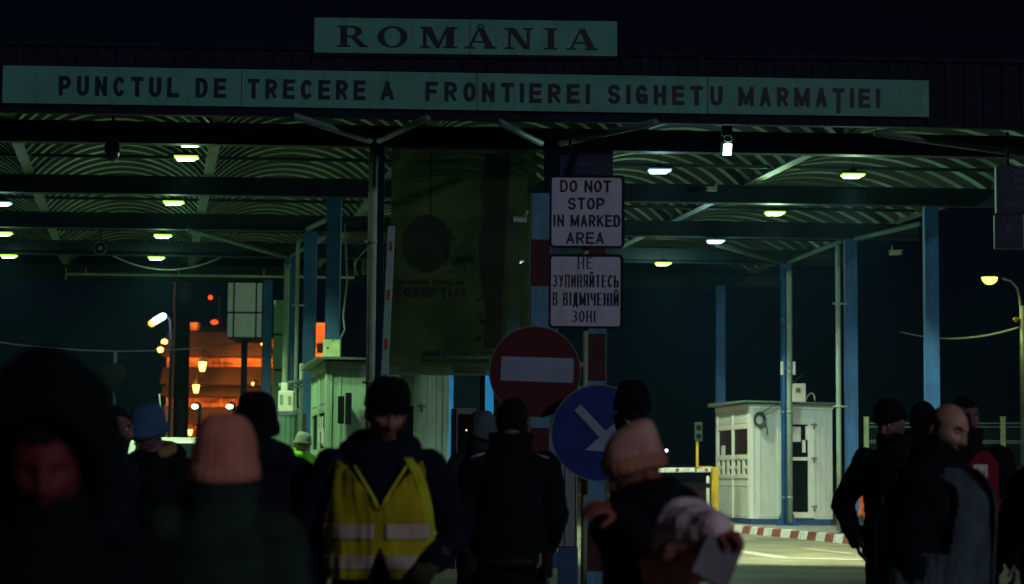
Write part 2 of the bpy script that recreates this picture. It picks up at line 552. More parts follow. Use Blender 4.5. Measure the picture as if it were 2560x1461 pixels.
# left island under the other booth
il = MB()
q = [at(775, 1300, 28.3), Vector((-0.35, 28.3, 0)), Vector((-0.55, 34.5, 0)), Vector((-4.4, 34.3, 0))]
q[0] = Vector((-2.95, 28.2, 0)); q[3] = Vector((-3.95, 34.4, 0))
lo = [Vector((p.x, p.y, G(p.y) - 0.05)) for p in q]; hi = [Vector((p.x, p.y, G(p.y) + 0.15)) for p in q]
il.hexa(lo + hi)
structure('pavement_island', il, M_conc, bevel=0.02)

# painted lines on the lane
ln = MB()
def stripe(a, b, w):
    A, B = at_ground(*a), at_ground(*b)
    d = (B - A).normalized(); n = Vector((-d.y, d.x, 0)) * w / 2
    L = (B - A).length; k = max(1, int(L / 0.8))
    for i in range(k):
        p, s2 = A.lerp(B, i / k), A.lerp(B, (i + 1) / k)
        ln.add([Vector((v.x, v.y, G(v.y) + 0.011)) for v in (p - n, p + n, s2 + n, s2 - n)], [(0, 1, 2, 3)])
stripe((1836, 1378), (1960, 1397), 0.30); stripe((1960, 1397), (2180, 1402), 0.34); stripe((2180, 1402), (2330, 1404), .3)
stripe((2017, 1374), (2130, 1386), 0.16)
stripe((1820, 1345), (1890, 1352), 0.12)
stripe((1108, 1402), (1180, 1396), 0.18)
stripe((1090, 1420), (1170, 1432), 0.12)
structure('road_markings', ln, M_white_line)

# ================================================================== CANOPY
DK = [28.6, 33.8, 38.6, 43.25, 48.2]
ZB = 5.95
def beam_pt(k, X, z):
    return Vector((X, DK[k] + 0.053 * X, z))
can = thing('border_canopy', 'long steel canopy of arched corrugated vaults on blue columns over the lanes', 'canopy', (0, 28.6, G(28.6)))
for k in range(5):
    b = MB()
    XR = 8.85 - .13 * (DK[k] - 28.6)
    A, B = beam_pt(k, -13, 0), beam_pt(k, XR, 0)
    b.bar(A + Z1 * (ZB + .012), B + Z1 * (ZB + .012), 0.20, 0.024)
    b.bar(A + Z1 * (ZB + .147), B + Z1 * (ZB + .147), 0.03, 0.246)
    b.bar(A + Z1 * (ZB + .282), B + Z1 * (ZB + .282), 0.20, 0.024)
    obj('cross_beam', b, M_beam, can)
# vaults and the girders between them
xb = [((px - 1280) / FPX * 28.6) for px in (-1570, -1045, -512, 20, 540, 1065, 1600, 2140, 2892)]
T0, T1 = -1.6, 21.5
def vpt(X, t):           # X on the first beam, t metres along the canopy
    return Vector((X, 28.6 + 0.053 * X, 0)) + Vector((-0.17, 1, 0)) * t
PITCHC, DEP = 0.62, 0.10
prof = [(0, 0), (.15, 0), (.20, 1), (.45, 1)]
for i in range(len(xb) - 1):
    xa, xc = xb[i] + .07, xb[i + 1] - .07
    ts = []
    n = int((T1 - T0) / PITCHC)
    for k in range(n):
        for a, h in prof:
            ts.append((T0 + k * PITCHC + a * PITCHC / .5, h))
    NA = 18
    vs = []; fs = []
    for t, h in ts:
        for j in range(NA + 1):
            s = -1 + 2 * j / NA
            half = (xc - xa) / 2
            rise = 0.62
            rad = (half * half + rise * rise) / (2 * rise)
            amax = math.asin(half / rad)
            an = s * amax
            rr = rad + h * DEP
            p = vpt((xa + xc) / 2 + rr * math.sin(an) * half / (rad * math.sin(amax)), t)
            p.z = 6.26 + rr * math.cos(an) - rad * math.cos(amax)
            vs.append(p)
    for a in range(len(ts) - 1):
        for j in range(NA):
            b0 = a * (NA + 1) + j
            fs.append((b0, b0 + 1, b0 + NA + 2, b0 + NA + 1))
    v = MB(); v.add(vs, fs)
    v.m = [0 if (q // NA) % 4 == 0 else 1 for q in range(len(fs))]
    obj('roof_vault', v, [M_vault_lit, M_vault_shade], can)
for i in range(len(xb)):
    g = MB()
    a, b = vpt(xb[i], T0), vpt(xb[i], T1)
    g.bar(a + Z1 * 6.245, b + Z1 * 6.245, .16, .018)
    g.bar(a + Z1 * 6.32, b + Z1 * 6.32, .05, .13)
    obj('girder', g, M_girder, can)
for k in range(4):
    for fr in (0.34, 0.67):
        b = MB()
        d = DK[k] * (1 - fr) + DK[k + 1] * fr
        b.bar(Vector((-13, d - 13 * .053, 6.30)), Vector((8.8 - .15 * (d - 28.6), d + 8 * .053, 6.30)), .05, .05)
        obj('purlin', b, M_beam, can)
# bracing that lies flat between the beams
for a, b in [((925, 352), (735, 291)), ((948, 352), (1068, 296)), ((1352, 358), (1250, 306)), ((1402, 358), (1640, 306)),
             ((2560, 386), (2190, 333)), ((712, 642), (470, 573)), ((726, 640), (835, 580)), ((1955, 657), (1790, 612)),
             ((1972, 655), (2104, 604)), ((770, 572), (835, 540)), ((2122, 602), (2300, 560))]:
    m = MB(); A, B = at_z(*a, ZB + .0), at_z(*b, ZB + .0)
    m.tube([A, B], 0.045, 10)
    obj('brace', m, M_girder, can, sm=True)
# columns (pixel of the axis, row, with a downpipe?)
cols = [(938, 0, 1), (1378, 0, 0), (831, 1, 0), (773, 2, 2), (722, 3, 1), (668, 4, 0), (2332, 1, 0), (2130, 2, 3), (1968, 3, 4), (1803, 4, 0), (2640, 0, 0), (1283, 1, 0)]
for px, k, pipe in cols:
    X = (px - 1280) / FPX * DK[k]
    X = (px - 1280) / FPX * (DK[k] + .053 * X)
    p = beam_pt(k, X, 0)
    g = G(p.y) + (0.146 if px > 1400 or 800 < px < 1000 else 0.0)
    c = MB()
    w = 0.20
    M = Matrix.Rotation(YAW, 4, 'Z')
    o = Vector((p.x, p.y, 0)) 
    if px in (2130, 1968):
        o = o + V * 0.0
    # H section
    for sy in (-1, 1):
        c.bar(o + M @ Vector((0, sy * .094, g)), o + M @ Vector((0, sy * .094, ZB)), .20, .012, up=(0, 1, 0))
    c.bar(o + Z1 * g, o + Z1 * ZB, .012, .174, up=(0, 1, 0))
    if px in (2332, 2130, 773, 831):
        for sx in (-1, 1):
            c.bar(o + M @ Vector((sx * .106, 0, g)), o + M @ Vector((sx * .106, 0, ZB)), .012, .20, up=(0, 1, 0))
    c.box(o + Z1 * (g + .012), (.42, .42, .024), YAW)
    for sx in (-1, 1):
        for sy in (-1, 1):
            a = o + M @ Vector((sx * .10, sy * .02, 0))
            c.prism([(0, .024), (.10, .024), (0, .26)], a + Z1 * g, U * sx, Z1, V, -.006 + sy * .07, .006 + sy * .07)
    co = obj('column', c, M_blue, can)
    if pipe:
        dp = MB()
        off = {1: (-.06, -.15), 2: (-.24, -.1), 3: (-.27, -.1), 4: (.02, -.16)}[pipe]
        r = {1: .05, 2: .035, 3: .045, 4: .055}[pipe]
        a = o + U * off[0] + V * off[1]
        dp.tube([a + Z1 * (g + .05), a + Z1 * 2.2, a + Z1 * (ZB - .25), a + Z1 * (ZB - .10) + U * .04 + V * .1], r, 12)
        for z in (g + .55, g + 2.3, g + 4.2):
            dp.tube([a + Z1 * z, a + Z1 * (z + .05)], r + .008, 12)
            dp.bar(a + Z1 * (z + .025) - U * (r + .06 if pipe != 3 else .1), o + Z1 * (z + .025) - U * .1 - V * .09, .03, .035)
        obj('downpipe', dp, M_pipe, can, sm=True)
        if pipe in (1, 4):
            dp = MB()
            a2 = o + U * (-.11 if pipe == 1 else -.085) + V * -.14
            dp.tube([a2 + Z1 * (g + .02), a2 + Z1 * (ZB - .1)], .022, 8)
            obj('conduit', dp, M_pipe if pipe == 1 else M_blue, can, sm=True)
# fascia in front
FD = 26.9
FP0 = Vector((0, FD, 0))
fa = MB()
zt, zb = 6.93, 6.10
L, Rr = FP0 + U * -11, FP0 + U * 12.5
for i in range(94):          # upright ribbed sheets
    a = L.lerp(Rr, i / 94); b = L.lerp(Rr, (i + 1) / 94)
    for f0, f1, z in ((0, .55, 0), (.55, .62, 1), (.62, .93, 2), (.93, 1, 3)):
        n0 = {0: 0, 1: 0, 2: .018, 3: .018}[z]; n1 = {0: 0, 1: .018, 2: .018, 3: 0}[z]
        A, B = a.lerp(b, f0) + NF * n0, a.lerp(b, f1) + NF * n1
        fa.add([A + Z1 * zb, B + Z1 * zb, B + Z1 * zt, A + Z1 * zt], [(0, 1, 2, 3)])
fa.bar(L + Z1 * (zt + .03) - NF * .02, Rr + Z1 * (zt + .03) - NF * .02, .14, .05)
fa.bar(L + Z1 * (zb - .02) - NF * .02, Rr + Z1 * (zb - .02) - NF * .02, .12, .035)
fa.bar(L + Z1 * (zb + .4) - NF * .10, Rr + Z1 * (zb + .4) - NF * .10, .08, .75)
obj('fascia', fa, M_fascia, can)
# far gable panel closing the vaults
fg = MB()
a, b = beam_pt(4, -13, 0) + V * .35, beam_pt(4, 6.1, 0) + V * .35
fg.bar(a + Z1 * 6.32, b + Z1 * 6.32, .06, .82)
obj('end_panel', fg, M_beam, can)

# ================================================================== WRITING ON THE FASCIA
S = 1.0035
def fpt(px, py):
    return at_plane(px * S, py * S, FP0 + NF * 0.06, NF)
def sign_frame(x0, y0t, y0b, x1, y1t, y1b):
    a, b = fpt(x0, (y0t + y0b) / 2), fpt(x1, (y1t + y1b) / 2)
    h = ((fpt(x0, y0t) - fpt(x0, y0b)).length + (fpt(x1, y1t) - fpt(x1, y1b)).length) / 2
    u = (b - a).normalized(); w = Vector((-u.z * U.x, -u.z * U.y, 1)).normalized()
    return a - w * (h / 2), u, w, u.cross(w), (b - a).length, h
o, u, w, n, Lw, Hh = sign_frame(5, 162, 257, 2315, 200, 292)
s1 = thing('crossing_sign', 'long pale teal board across the canopy front naming the border crossing in dark capitals', 'sign', o)
bd = MB()
cuts = [0.0, 586 / 2310, 1170 / 2310, 1748 / 2310, 1.0]
for a, b in zip(cuts, cuts[1:]):
    bd.prism([(a * Lw + .004, 0), (b * Lw - .004, 0), (b * Lw - .004, Hh), (a * Lw + .004, Hh)], o, u, w, n, -.03, 0)
obj('board', bd, M_board, s1, bevel=.004)
k = Lw / 2310
for wd_, a, b in (('PUNCTUL', 139, 434), ('DE', 474, 549), ('TRECERE', 602, 893), ('A', 930, 964), ('FRONTIEREI', 1042, 1450), ('SIGHET', 1498, 1736), ('U', 1755, 1786), ('MARMAȚIEI', 1826, 2182)):
    lt = MB()
    write(lt, wd_, o, u, w, n, a * k, b * k, 21 * k, 70 * k, fill=.66, pen=.205)
    obj('lettering', lt, M_letter, s1)
tr = MB()
tr.bar(o + w * (Hh + .012) + n * -.01, o + u * Lw + w * (Hh + .012) + n * -.01, .05, .02)
obj('edge_trim', tr, M_fascia, s1)

o, u, w, n, Lw, Hh = sign_frame(782, 43, 132, 1538, 54, 140)
s2 = thing('country_sign', 'short teal board topping the canopy front, ROMÂNIA in wide serif letters', 'sign', o)
bd = MB()
for a, b in ((0, .512), (.512, 1)):
    bd.prism([(a * Lw + .003, 0), (b * Lw - .003, 0), (b * Lw - .003, Hh), (a * Lw + .003, Hh)], o, u, w, n, -.03, 0)
obj('board', bd, M_board, s2, bevel=.004)
fr = MB()
for x in (.15, .5, .85):
    fr.bar(o + u * Lw * x - n * .06 - w * .35, o + u * Lw * x - n * .06 + w * Hh * .9, .06, .05, up=(0, 1, 0))
fr.bar(o - w * .02 - n * .04, o + u * Lw - w * .02 - n * .04, .08, .035)
obj('support_frame', fr, M_fascia, s2)
def serif(mb, ch, x, wd_, h, y0):
    Q = lambda pts, l: mb.prism([(x + a * wd_, y0 + b * h) for a, b in pts], o, u, w, n, .001, l)
    sf = .075
    if ch == 'R':
        Q([(.10, 0), (.32, 0), (.32, 1), (.10, 1)], .006); Q([(0, 0), (.42, 0), (.42, sf), (0, sf)], .007); Q([(0, 1 - sf), (.5, 1 - sf), (.5, 1), (0, 1)], .0075)
        P = []
        cx, cy = .48, .735
        out = [(cx + .34 * math.cos(t), cy + .265 * math.sin(t)) for t in [R(-90 + i * 15) for i in range(13)]]
        inn = [(cx + .13 * math.cos(t), cy + .185 * math.sin(t)) for t in [R(90 - i * 15) for i in range(13)]]
        for i in range(12):
            Q([out[i], out[i + 1], inn[11 - i], inn[12 - i]], .008)
        Q([(.30, .47), (.5, .47), (.5, .55), (.30, .55)], .0085)
        Q([(.42, .50), (.62, .50), (.96, .04), (.74, .04)], .009); Q([(.72, 0), (1.03, 0), (1.03, sf), (.72, sf)], .0095)
    elif ch == 'O':
        for i in range(32):
            t, t2 = 2 * math.pi * i / 32, 2 * math.pi * (i + 1) / 32
            po = lambda a: (.5 + .5 * math.cos(a), .5 + .515 * math.sin(a)); pi_ = lambda a: (.5 + .28 * math.cos(a), .5 + .44 * math.sin(a))
            Q([po(t), po(t2), pi_(t2), pi_(t)], .006)
    elif ch == 'M':
        Q([(.08, 0), (.17, 0), (.17, 1), (.08, 1)], .006); Q([(.72, 0), (.93, 0), (.93, 1), (.72, 1)], .0065)
        Q([(.08, 1), (.30, 1), (.55, .1), (.44, .0)], .007); Q([(.44, 0), (.53, .0), (.80, 1), (.72, 1)], .0075)
        for a, b, c in ((0, .27, 0), (.63, 1.02, 0), (0, .28, 1 - sf), (.74, 1.02, 1 - sf)):
            Q([(a, c), (b, c), (b, c + sf), (a, c + sf)], .008)
    elif ch in 'AÂ':
        Q([(.08, .03), (.17, .03), (.50, 1), (.42, 1)], .006); Q([(.40, 1), (.58, 1), (.93, .03), (.68, .03)], .0065)
        Q([(.2, .28), (.72, .28), (.70, .36), (.22, .36)], .007)
        for a, b in ((-.02, .30), (.60, 1.03)):
            Q([(a, 0), (b, 0), (b, sf), (a, sf)], .008)
        if ch == 'Â':
            Q([(.36, 1.04), (.43, 1.04), (.52, 1.14), (.47, 1.2)], .007); Q([(.47, 1.2), (.52, 1.14), (.60, 1.04), (.66, 1.04)], .0075)
    elif ch == 'N':
        Q([(.12, 0), (.21, 0), (.21, 1), (.12, 1)], .006); Q([(.80, 0), (.89, 0), (.89, 1), (.80, 1)], .0065); Q([(.10, 1), (.36, 1), (.89, 0), (.68, 0)], .007)
        for a, b, c in ((0, .34, 0), (0, .3, 1 - sf), (.67, 1.02, 1 - sf)):
            Q([(a, c), (b, c), (b, c + sf), (a, c + sf)], .008)
    elif ch == 'I':
        Q([(.25, 0), (.75, 0), (.75, 1), (.25, 1)], .006)
        for c in (0, 1 - sf):
            Q([(0, c), (1, c), (1, c + sf), (0, c + sf)], .008)
k = Lw / 756
for ch, a, b in (('R', 59, 133), ('O', 158, 232), ('M', 264, 354), ('Â', 376, 453), ('N', 475, 544), ('I', 574, 606), ('A', 631, 706)):
    lt = MB(); serif(lt, ch, a * k, (b - a) * k, 53 * k, 15.5 * k)
    obj('letter', lt, M_letter, s2)

# ================================================================== CEILING LAMPS
def make_lamp(blue, front, left):
    t = thing('ceiling_lamp', 'x', 'lamp', group='lit lamps under the canopy')
    hs = MB()
    hs.box((0, 0, .040), (.34, .24, .03)); hs.box((0, 0, .075), (.10, .10, .04))
    hs.tube([(0, 0, .09), (0, 0, .36)], .005, 6)
    obj('housing', hs, M_dark, t, world=False, bevel=.006)
    le = MB()
    le.hexa([(-.125, -.07, -.032), (.10, -.07, -.028), (.10, .07, -.028), (-.125, .07, -.032), (-.145, -.10, .012), (.15, -.10, .012), (.15, .10, .012), (-.145, .10, .012)])
    le.m = [0, 1, 1, 1, 1, 1]
    obj('lens', le, [M_lens_b, M_lens_sideb] if blue else [M_lens_y, M_lens_side], t, world=False)
    rim = MB()  # glowing ring added to imitate the coloured halo round the lens
    ring_prism(rim, round_poly(-.162, -.115, .164, .115, .02), round_poly(-.146, -.101, .151, .101, .015), (0, 0, 0), X1, Vector((0, 1, 0)), Z1, .002, .024)
    obj('halo_ring', rim, M_halo_b if blue else M_halo, t, world=False)
    pd_ = bpy.data.lights.new('lamp_glow', 'POINT'); pd_.shadow_soft_size = .08
    pd_.color = (0.45, 0.9, 1.0) if blue else (0.55, 1.0, 0.55)
    po_ = bpy.data.objects.new('lamp_glow', pd_); COL.objects.link(po_); po_.parent = t; po_.location = (0, 0, -.12)
    ld = bpy.data.lights.new('lamp_light', 'SPOT')
    ld.color = (0.55, 0.95, 0.85) if blue else ((0.62, 1.0, 0.50) if left else (0.92, 1.0, 0.64))
    ld.shadow_soft_size = 0.12
    ld.spot_blend = 0.35
    lo = bpy.data.objects.new('lamp_light', ld)
    COL.objects.link(lo); lo.parent = t; lo.location = (0, 0, -.06)
    if front:
        ld.spot_size = R(84)
        lo.rotation_euler = (R(34), 0, 0)
    else:
        ld.spot_size = R(116)
        lo.rotation_euler = (R(20), 0, 0)
    return t, ld, pd_
lamps = [  # px, py, bluish, front row, watts, label
    (476, 361, 0, 1, 300, 'upper of the two paired lit lamps just behind the canopy front beam'),
    (466, 396, 0, 1, 300, 'lower of the two paired lit lamps just behind the canopy front beam'),
    (434, 508, 0, 0, 420, 'yellow lit lamp above the blue glow of the far lane, behind the second beam'),
    (407, 591, 0, 0, 420, 'tilted yellow lit lamp beside the round dark spotlight'),
    (391, 646, 0, 0, 420, 'yellow lit lamp hanging just above the long pale pipe and sagging cable'),
    (3, 510, 1, 0, 260, 'bluish white lit lamp cut by the picture edge'),
    (8, 585, 0, 0, 260, 'yellow lit lamp cut by the picture edge, above another one'),
    (22, 641, 0, 0, 260, 'yellow lit lamp lowest in the column at the picture edge'),
    (1649, 428, 1, 1, 700, 'bluish white lit lamp beside the do not stop sign under the arched sheets'),
    (2132, 440, 0, 1, 1500, 'yellow lit lamp under the arched sheets near the blue lane sign'),
    (1937, 534, 0, 0, 1500, 'yellow lit lamp between the second and third beams, above the booth'),
    (1789, 604, 1, 0, 900, 'small bluish white lit lamp at the end of a pale brace'),
    (1658, 660, 0, 0, 1200, 'yellow lit lamp level with the top of the cyrillic sign'),
    (1290, 655, 1, 0, 500, 'bluish white lit lamp showing through the corruption banner'),
]
for px, py, bl, fr_, wt, lb in lamps:
    t, ld, pd_ = make_lamp(bl, fr_, px < 1000)
    t.location = at_z(px, py, 5.86 if py != 361 else 6.12)
    t['label'] = lb
    t.rotation_euler = (0, 0, YAW + (0.0 if py != 591 else .12))
    lf = 1.9 if px < 1000 else (1.5 if fr_ else .66)
    ld.energy = wt * lf
    pd_.energy = wt * (.032 if px < 1000 else .045)

# white floodlight on the front beam, with the loop of cable over it
p = at(1818, 374, 27.6)
t = thing('floodlight', 'small square white floodlight glaring from the canopy front beam under a cable loop', 'floodlight', p)
m = MB(); m.box(p + Vector((0, .06, .03)), (.15, .09, .17)); m.box(p + Vector((0, .06, .30)), (.14, .12, .22)); m.tube([p + Vector((0, .06, .1)), p + Vector((0, .06, .62))], .015, 6)
obj('housing', m, M_dark, t, bevel=.01)
m = MB(); m.hexa([p + Vector(q) for q in ((-.055, -.02, -.075), (.045, -.02, -.075), (.045, .02, -.075), (-.055, .02, -.075), (-.04, -.02, .07), (.06, -.02, .07), (.06, .02, .07), (-.04, .02, .07))])
obj('lens', m, M_flood, t)
m = MB(); c = p + Vector((.01, 0, .145)); m.tube([c + Vector((.055 * math.cos(R(a)), 0, .045 * math.sin(R(a)))) for a in range(0, 361, 20)], .006, 6)
obj('cable_loop', m, M_pipe, t, sm=True)
ld = bpy.data.lights.new('flood_light', 'SPOT'); ld.energy = 60; ld.color = (.7, 1, .95); ld.spot_size = R(120); ld.spot_blend = .6
lo = bpy.data.objects.new('flood_light', ld); COL.objects.link(lo); lo.parent = t; lo.location = (0, -.06, 0); lo.rotation_euler = (R(35), 0, 0)

# hanging dome camera
p = at(281, 384, 27.9)
t = thing('dome_camera', 'dark hanging dome camera with pale glass bowl below the canopy front beam', 'camera', p)
m = MB(); m.loft([(p.x, p.y, p.z + .02, .105, .105), (p.x, p.y, p.z + .10, .11, .11), (p.x, p.y, p.z + .17, .07, .07), (p.x, p.y, p.z + .19, .02, .02), (p.x, p.y, p.z + .5, .02, .02)], 20)
obj('housing', m, M_dark, t, sm=True)
m = MB(); m.loft([(p.x, p.y, p.z - .115, .03, .03), (p.x, p.y, p.z - .10, .06, .06), (p.x, p.y, p.z - .06, .085, .085), (p.x, p.y, p.z, .095, .095), (p.x, p.y, p.z + .02, .095, .095)], 20)
obj('dome', m, mat('dome_glass', (.10, .13, .10), .15, var=.1), t, sm=True)

def cctv(px, py, d, sc, face, lb, col=None):
    p = at(px, py, d)
    t = thing('security_camera', lb, 'camera', p, group='cameras on the canopy')
    Mx = Matrix.Rotation(face, 4, 'Z')
    m = MB(); m.box(p, (.34 * sc, .11 * sc, .11 * sc), M=Mx); m.box(p + Mx @ Vector((-.01, 0, .065 * sc)), (.38 * sc, .13 * sc, .015), M=Mx)
    obj('housing', m, M_pipe if col is None else col, t, bevel=.008)
    m = MB(); e = p + Mx @ Vector((.171 * sc, 0, 0)); m.sphere(e, (.03 * sc, .045 * sc, .045 * sc), 10, 8)
    obj('lens', m, M_black, t, sm=True)
    m = MB(); m.tube([p + Mx @ Vector((-.1 * sc, 0, -.05 * sc)), p + Mx @ Vector((-.14 * sc, 0, -.16 * sc))] if face > 9 else [p + Mx @ Vector((-.1 * sc, 0, .05 * sc)), p + Mx @ Vector((-.16 * sc, .05, .2 * sc))], .02, 8)
    obj('bracket', m, M_pipe, t, sm=True)
cctv(1298, 551, 27.2, .58, R(200), 'small security camera held out in front of the banner beside the striped post', M_grey)
cctv(1778, 474, 33.5, .55, R(-150), 'pale twin security camera on a short stem fixed to the second beam')
cctv(2240, 633, 40.5, .75, R(-35), 'pale security camera on an angled arm between the two tall blue columns')
p = at(252, 622, 37.9)
t = thing('spotlight', 'round dark unlit spotlight with a pale ring hanging near the far beams', 'spotlight', p)
m = MB(); m.tube([p + Vector((0, .12, 0)), p + Vector((0, -.02, 0)), p + Vector((0, -.06, 0))], [.06, .11, .115], 18)
obj('housing', m, M_dark, t, sm=True)
m = MB(); ring_prism(m, circle_poly(0, 0, .118, 28), circle_poly(0, 0, .105, 28), p + Vector((0, -.06, 0)), X1, Z1, N1, 0, .012)
m.sphere(p + Vector((0, -.06, .015)), (.04, .02, .045), 12, 8)
obj('ring', m, M_grey, t)
m = MB(); m.tube([p + Vector((0, .03, .1)), p + Vector((0, .03, .42))], .015, 6); obj('stem', m, M_dark, t)

# height gauge pipe at the far end
t = thing('gauge_pipe', 'long pale horizontal pipe hung on thin rods below the far end of the canopy', 'pipe', at(170, 685, 46))
m = MB(); A, B = at(166, 685, 46), at(885, 694, 46.6); m.tube([A, B, B + Vector((0.02, 0, 0.35)), B + Vector((.12, .1, .6))], .032, 8)
obj('pipe', m, M_pipe, t, sm=True)
for px in (165, 214, 447, 660):
    m = MB(); a = at(px, 688, 46.1); m.tube([a + Z1 * (-.12 if px == 165 else 0), Vector((a.x, a.y, 6.0))], .014, 6); obj('hanger', m, M_pipe, t)
def cable(pts, r, lb, name='cable'):
    m = MB(); m.tube(pts, r, 6); o = obj(name, m, M_cable, sm=True); tag(o, lb, 'cable'); return o
def sag(A, B, s, n=24):
    return [A.lerp(B, i / n) - Z1 * (s * 4 * (i / n) * (1 - i / n)) for i in range(n + 1)]
cable(sag(at(268, 632, 43), at(560, 640, 43), .32), .012, 'thin cable sagging between the round spotlight and a blue column')
cable(sag(at(-30, 852, 55), at(650, 850, 60), .30), .016, 'long thin wire crossing the dark sky before the orange building')
cable(sag(at(2250, 830, 50), at(2550, 818, 50), .22), .014, 'upper of two slack cables running to the lit street lamp post')
cable(sag(at(2330, 846, 51), at(2551, 817, 50), .10), .014, 'lower of two slack cables running to the lit street lamp post')

# ================================================================== LANE SIGNS UNDER THE FASCIA
M_lane = mat('lane_blue', (0.005, 0.010, 0.055), .6, var=.15)
M_lane_t = mat('lane_text', (0.06, 0.10, 0.20), .5, var=.15)
def star(mb, cx, cy, r, o, u, w, n):
    mb.prism([((cx + (r if i % 2 == 0 else r * .42) * math.sin(math.pi * i / 5)), (cy + (r if i % 2 == 0 else r * .42) * math.cos(math.pi * i / 5))) for i in range(10)], o, u, w, n, .001, .006)
d = 27.6
o = at(1398, 470, d); hgt = (at(1398, 371, d) - o).z; wid = (at(1533, 470, d) - o).x
t = thing('lane_sign', 'dark blue lane sign reading ALL half hidden behind the do not stop sign', 'sign', o, group='blue lane signs')
m = MB(); m.prism([(0, 0), (wid, 0), (wid, hgt), (0, hgt)], o, X1, Z1, N1, -.12, 0); obj('board', m, M_lane, t, bevel=.01)
m = MB(); k = wid / 135.; write(m, 'ALL', o, X1, Z1, N1, 51 * k, 79 * k, 58 * k, 66 * k, fill=.8, pen=.15); obj('lettering', m, M_lane_t, t)
m = MB()
for x in (.2, .8):
    m.tube([o + X1 * wid * x + Z1 * hgt + Vector((0, .05, 0)), o + X1 * wid * x + Vector((0, .05, 0)) + Z1 * (6.1 - o.z)], .02, 8)
obj('hanger', m, M_dark, t)
o = at(2492, 533, d); hgt = (at(2492, 415, d) - o).z; wid = (at(2650, 533, d) - o).x
t = thing('lane_sign', 'dark blue lane sign with a ring of stars reading EU EEA CH CITIZENS', 'sign', o, group='blue lane signs')
m = MB(); m.prism([(0, 0), (wid, 0), (wid, hgt), (0, hgt)], o, X1, Z1, N1, -.12, 0); obj('board', m, M_lane, t, bevel=.01)
k = hgt / 118.; m = MB()
for s_, a, b, y in (('EU', 46, 68, 97), ('EEA', 43, 74, 77), ('CH', 47, 69, 57), ('CITIZENS', 20, 102, 16)):
    write(m, s_, o, X1, Z1, N1, a * k, b * k, (y - 0) * k, (y + 12) * k, fill=.8, pen=.15)
for i in range(12):
    star(m, (59 + 42 * math.cos(R(30 * i))) * k, (80 + 34 * math.sin(R(30 * i))) * k, 3.6 * k, o, X1, Z1, N1)
obj('lettering', m, M_lane_t, t)
m = MB()
for x in (.2, .8):
    m.tube([o + X1 * wid * x + Z1 * hgt + Vector((0, .05, 0)), o + X1 * wid * x + Vector((0, .05, 0)) + Z1 * (6.1 - o.z)], .02, 8)
obj('hanger', m, M_dark, t)
o = at(2488, 622, d); hgt = (at(2488, 534, d) - o).z - .02; wid = (at(2556, 622, d) - o).x
t = thing('lane_sign', 'smaller dark blue lane sign with stars hanging under the EU citizens one', 'sign', o, group='blue lane signs')
m = MB(); m.prism([(0, 0), (wid, 0), (wid, hgt), (0, hgt)], o, X1, Z1, N1, -.10, 0); obj('board', m, M_lane, t, bevel=.01)
k = hgt / 88.; m = MB()
for s_, a, b, y in (('EU', 29, 43, 56), ('EEA', 28, 44, 45), ('CH', 30, 43, 34)):
    write(m, s_, o, X1, Z1, N1, a * k, b * k, y * k, (y + 8) * k, fill=.8, pen=.15)
for i in range(12):
    star(m, (36 + 25 * math.cos(R(30 * i))) * k, (48 + 27 * math.sin(R(30 * i))) * k, 2.4 * k, o, X1, Z1, N1)
obj('lettering', m, M_lane_t, t)
m = MB(); m.prism([(wid + .01, 0), (wid + .3, 0), (wid + .3, hgt), (wid + .01, hgt)], o, X1, Z1, N1, -.08, 0); obj('pale_board', m, M_board, t, label='pale green board beside the blue one')

# ================================================================== BANNER
BD = 28.1
def banner_mat():
    m = bpy.data.materials.new('mesh_banner'); m.use_nodes = True
    nt = m.node_tree; nt.nodes.remove(nt.nodes['Principled BSDF'])
    out = nt.nodes['Material Output']
    df = nt.nodes.new('ShaderNodeBsdfDiffuse'); tl = nt.nodes.new('ShaderNodeBsdfTranslucent'); tp = nt.nodes.new('ShaderNodeBsdfTransparent')
    tc = nt.nodes.new('ShaderNodeTexCoord'); nz = nt.nodes.new('ShaderNodeTexNoise'); nz.inputs['Scale'].default_value = 1.7; nz.inputs['Detail'].default_value = 6
    nt.links.new(tc.outputs['Object'], nz.inputs['Vector'])
    rp = nt.nodes.new('ShaderNodeValToRGB')
    rp.color_ramp.elements[0].position = .35; rp.color_ramp.elements[0].color = (.034, .060, .024, 1)
    rp.color_ramp.elements[1].position = .68; rp.color_ramp.elements[1].color = (.070, .108, .036, 1)
    nt.links.new(nz.outputs['Fac'], rp.inputs[0])
    for q in (df, tl):
        nt.links.new(rp.outputs[0], q.inputs[0])
    a1 = nt.nodes.new('ShaderNodeMixShader'); a1.inputs[0].default_value = .25
    nt.links.new(df.outputs[0], a1.inputs[1]); nt.links.new(tl.outputs[0], a1.inputs[2])
    a2 = nt.nodes.new('ShaderNodeMixShader'); a2.inputs[0].default_value = .10
    nt.links.new(a1.outputs[0], a2.inputs[1]); nt.links.new(tp.outputs[0], a2.inputs[2])
    nt.links.new(a2.outputs[0], out.inputs['Surface'])
    return m
def ink(name, col, tr_):
    m = bpy.data.materials.new(name); m.use_nodes = True
    nt = m.node_tree; b = nt.nodes['Principled BSDF']; out = nt.nodes['Material Output']
    b.inputs['Base Color'].default_value = (*col, 1); b.inputs['Roughness'].default_value = .8
    tp = nt.nodes.new('ShaderNodeBsdfTransparent'); mxs = nt.nodes.new('ShaderNodeMixShader'); mxs.inputs[0].default_value = tr_
    nt.links.new(b.outputs[0], mxs.inputs[1]); nt.links.new(tp.outputs[0], mxs.inputs[2]); nt.links.new(mxs.outputs[0], out.inputs['Surface'])
    return m
M_ink = ink('banner_ink', (.004, .008, .006), .0)
M_ink2 = ink('banner_ink_soft', (.012, .022, .012), .45)
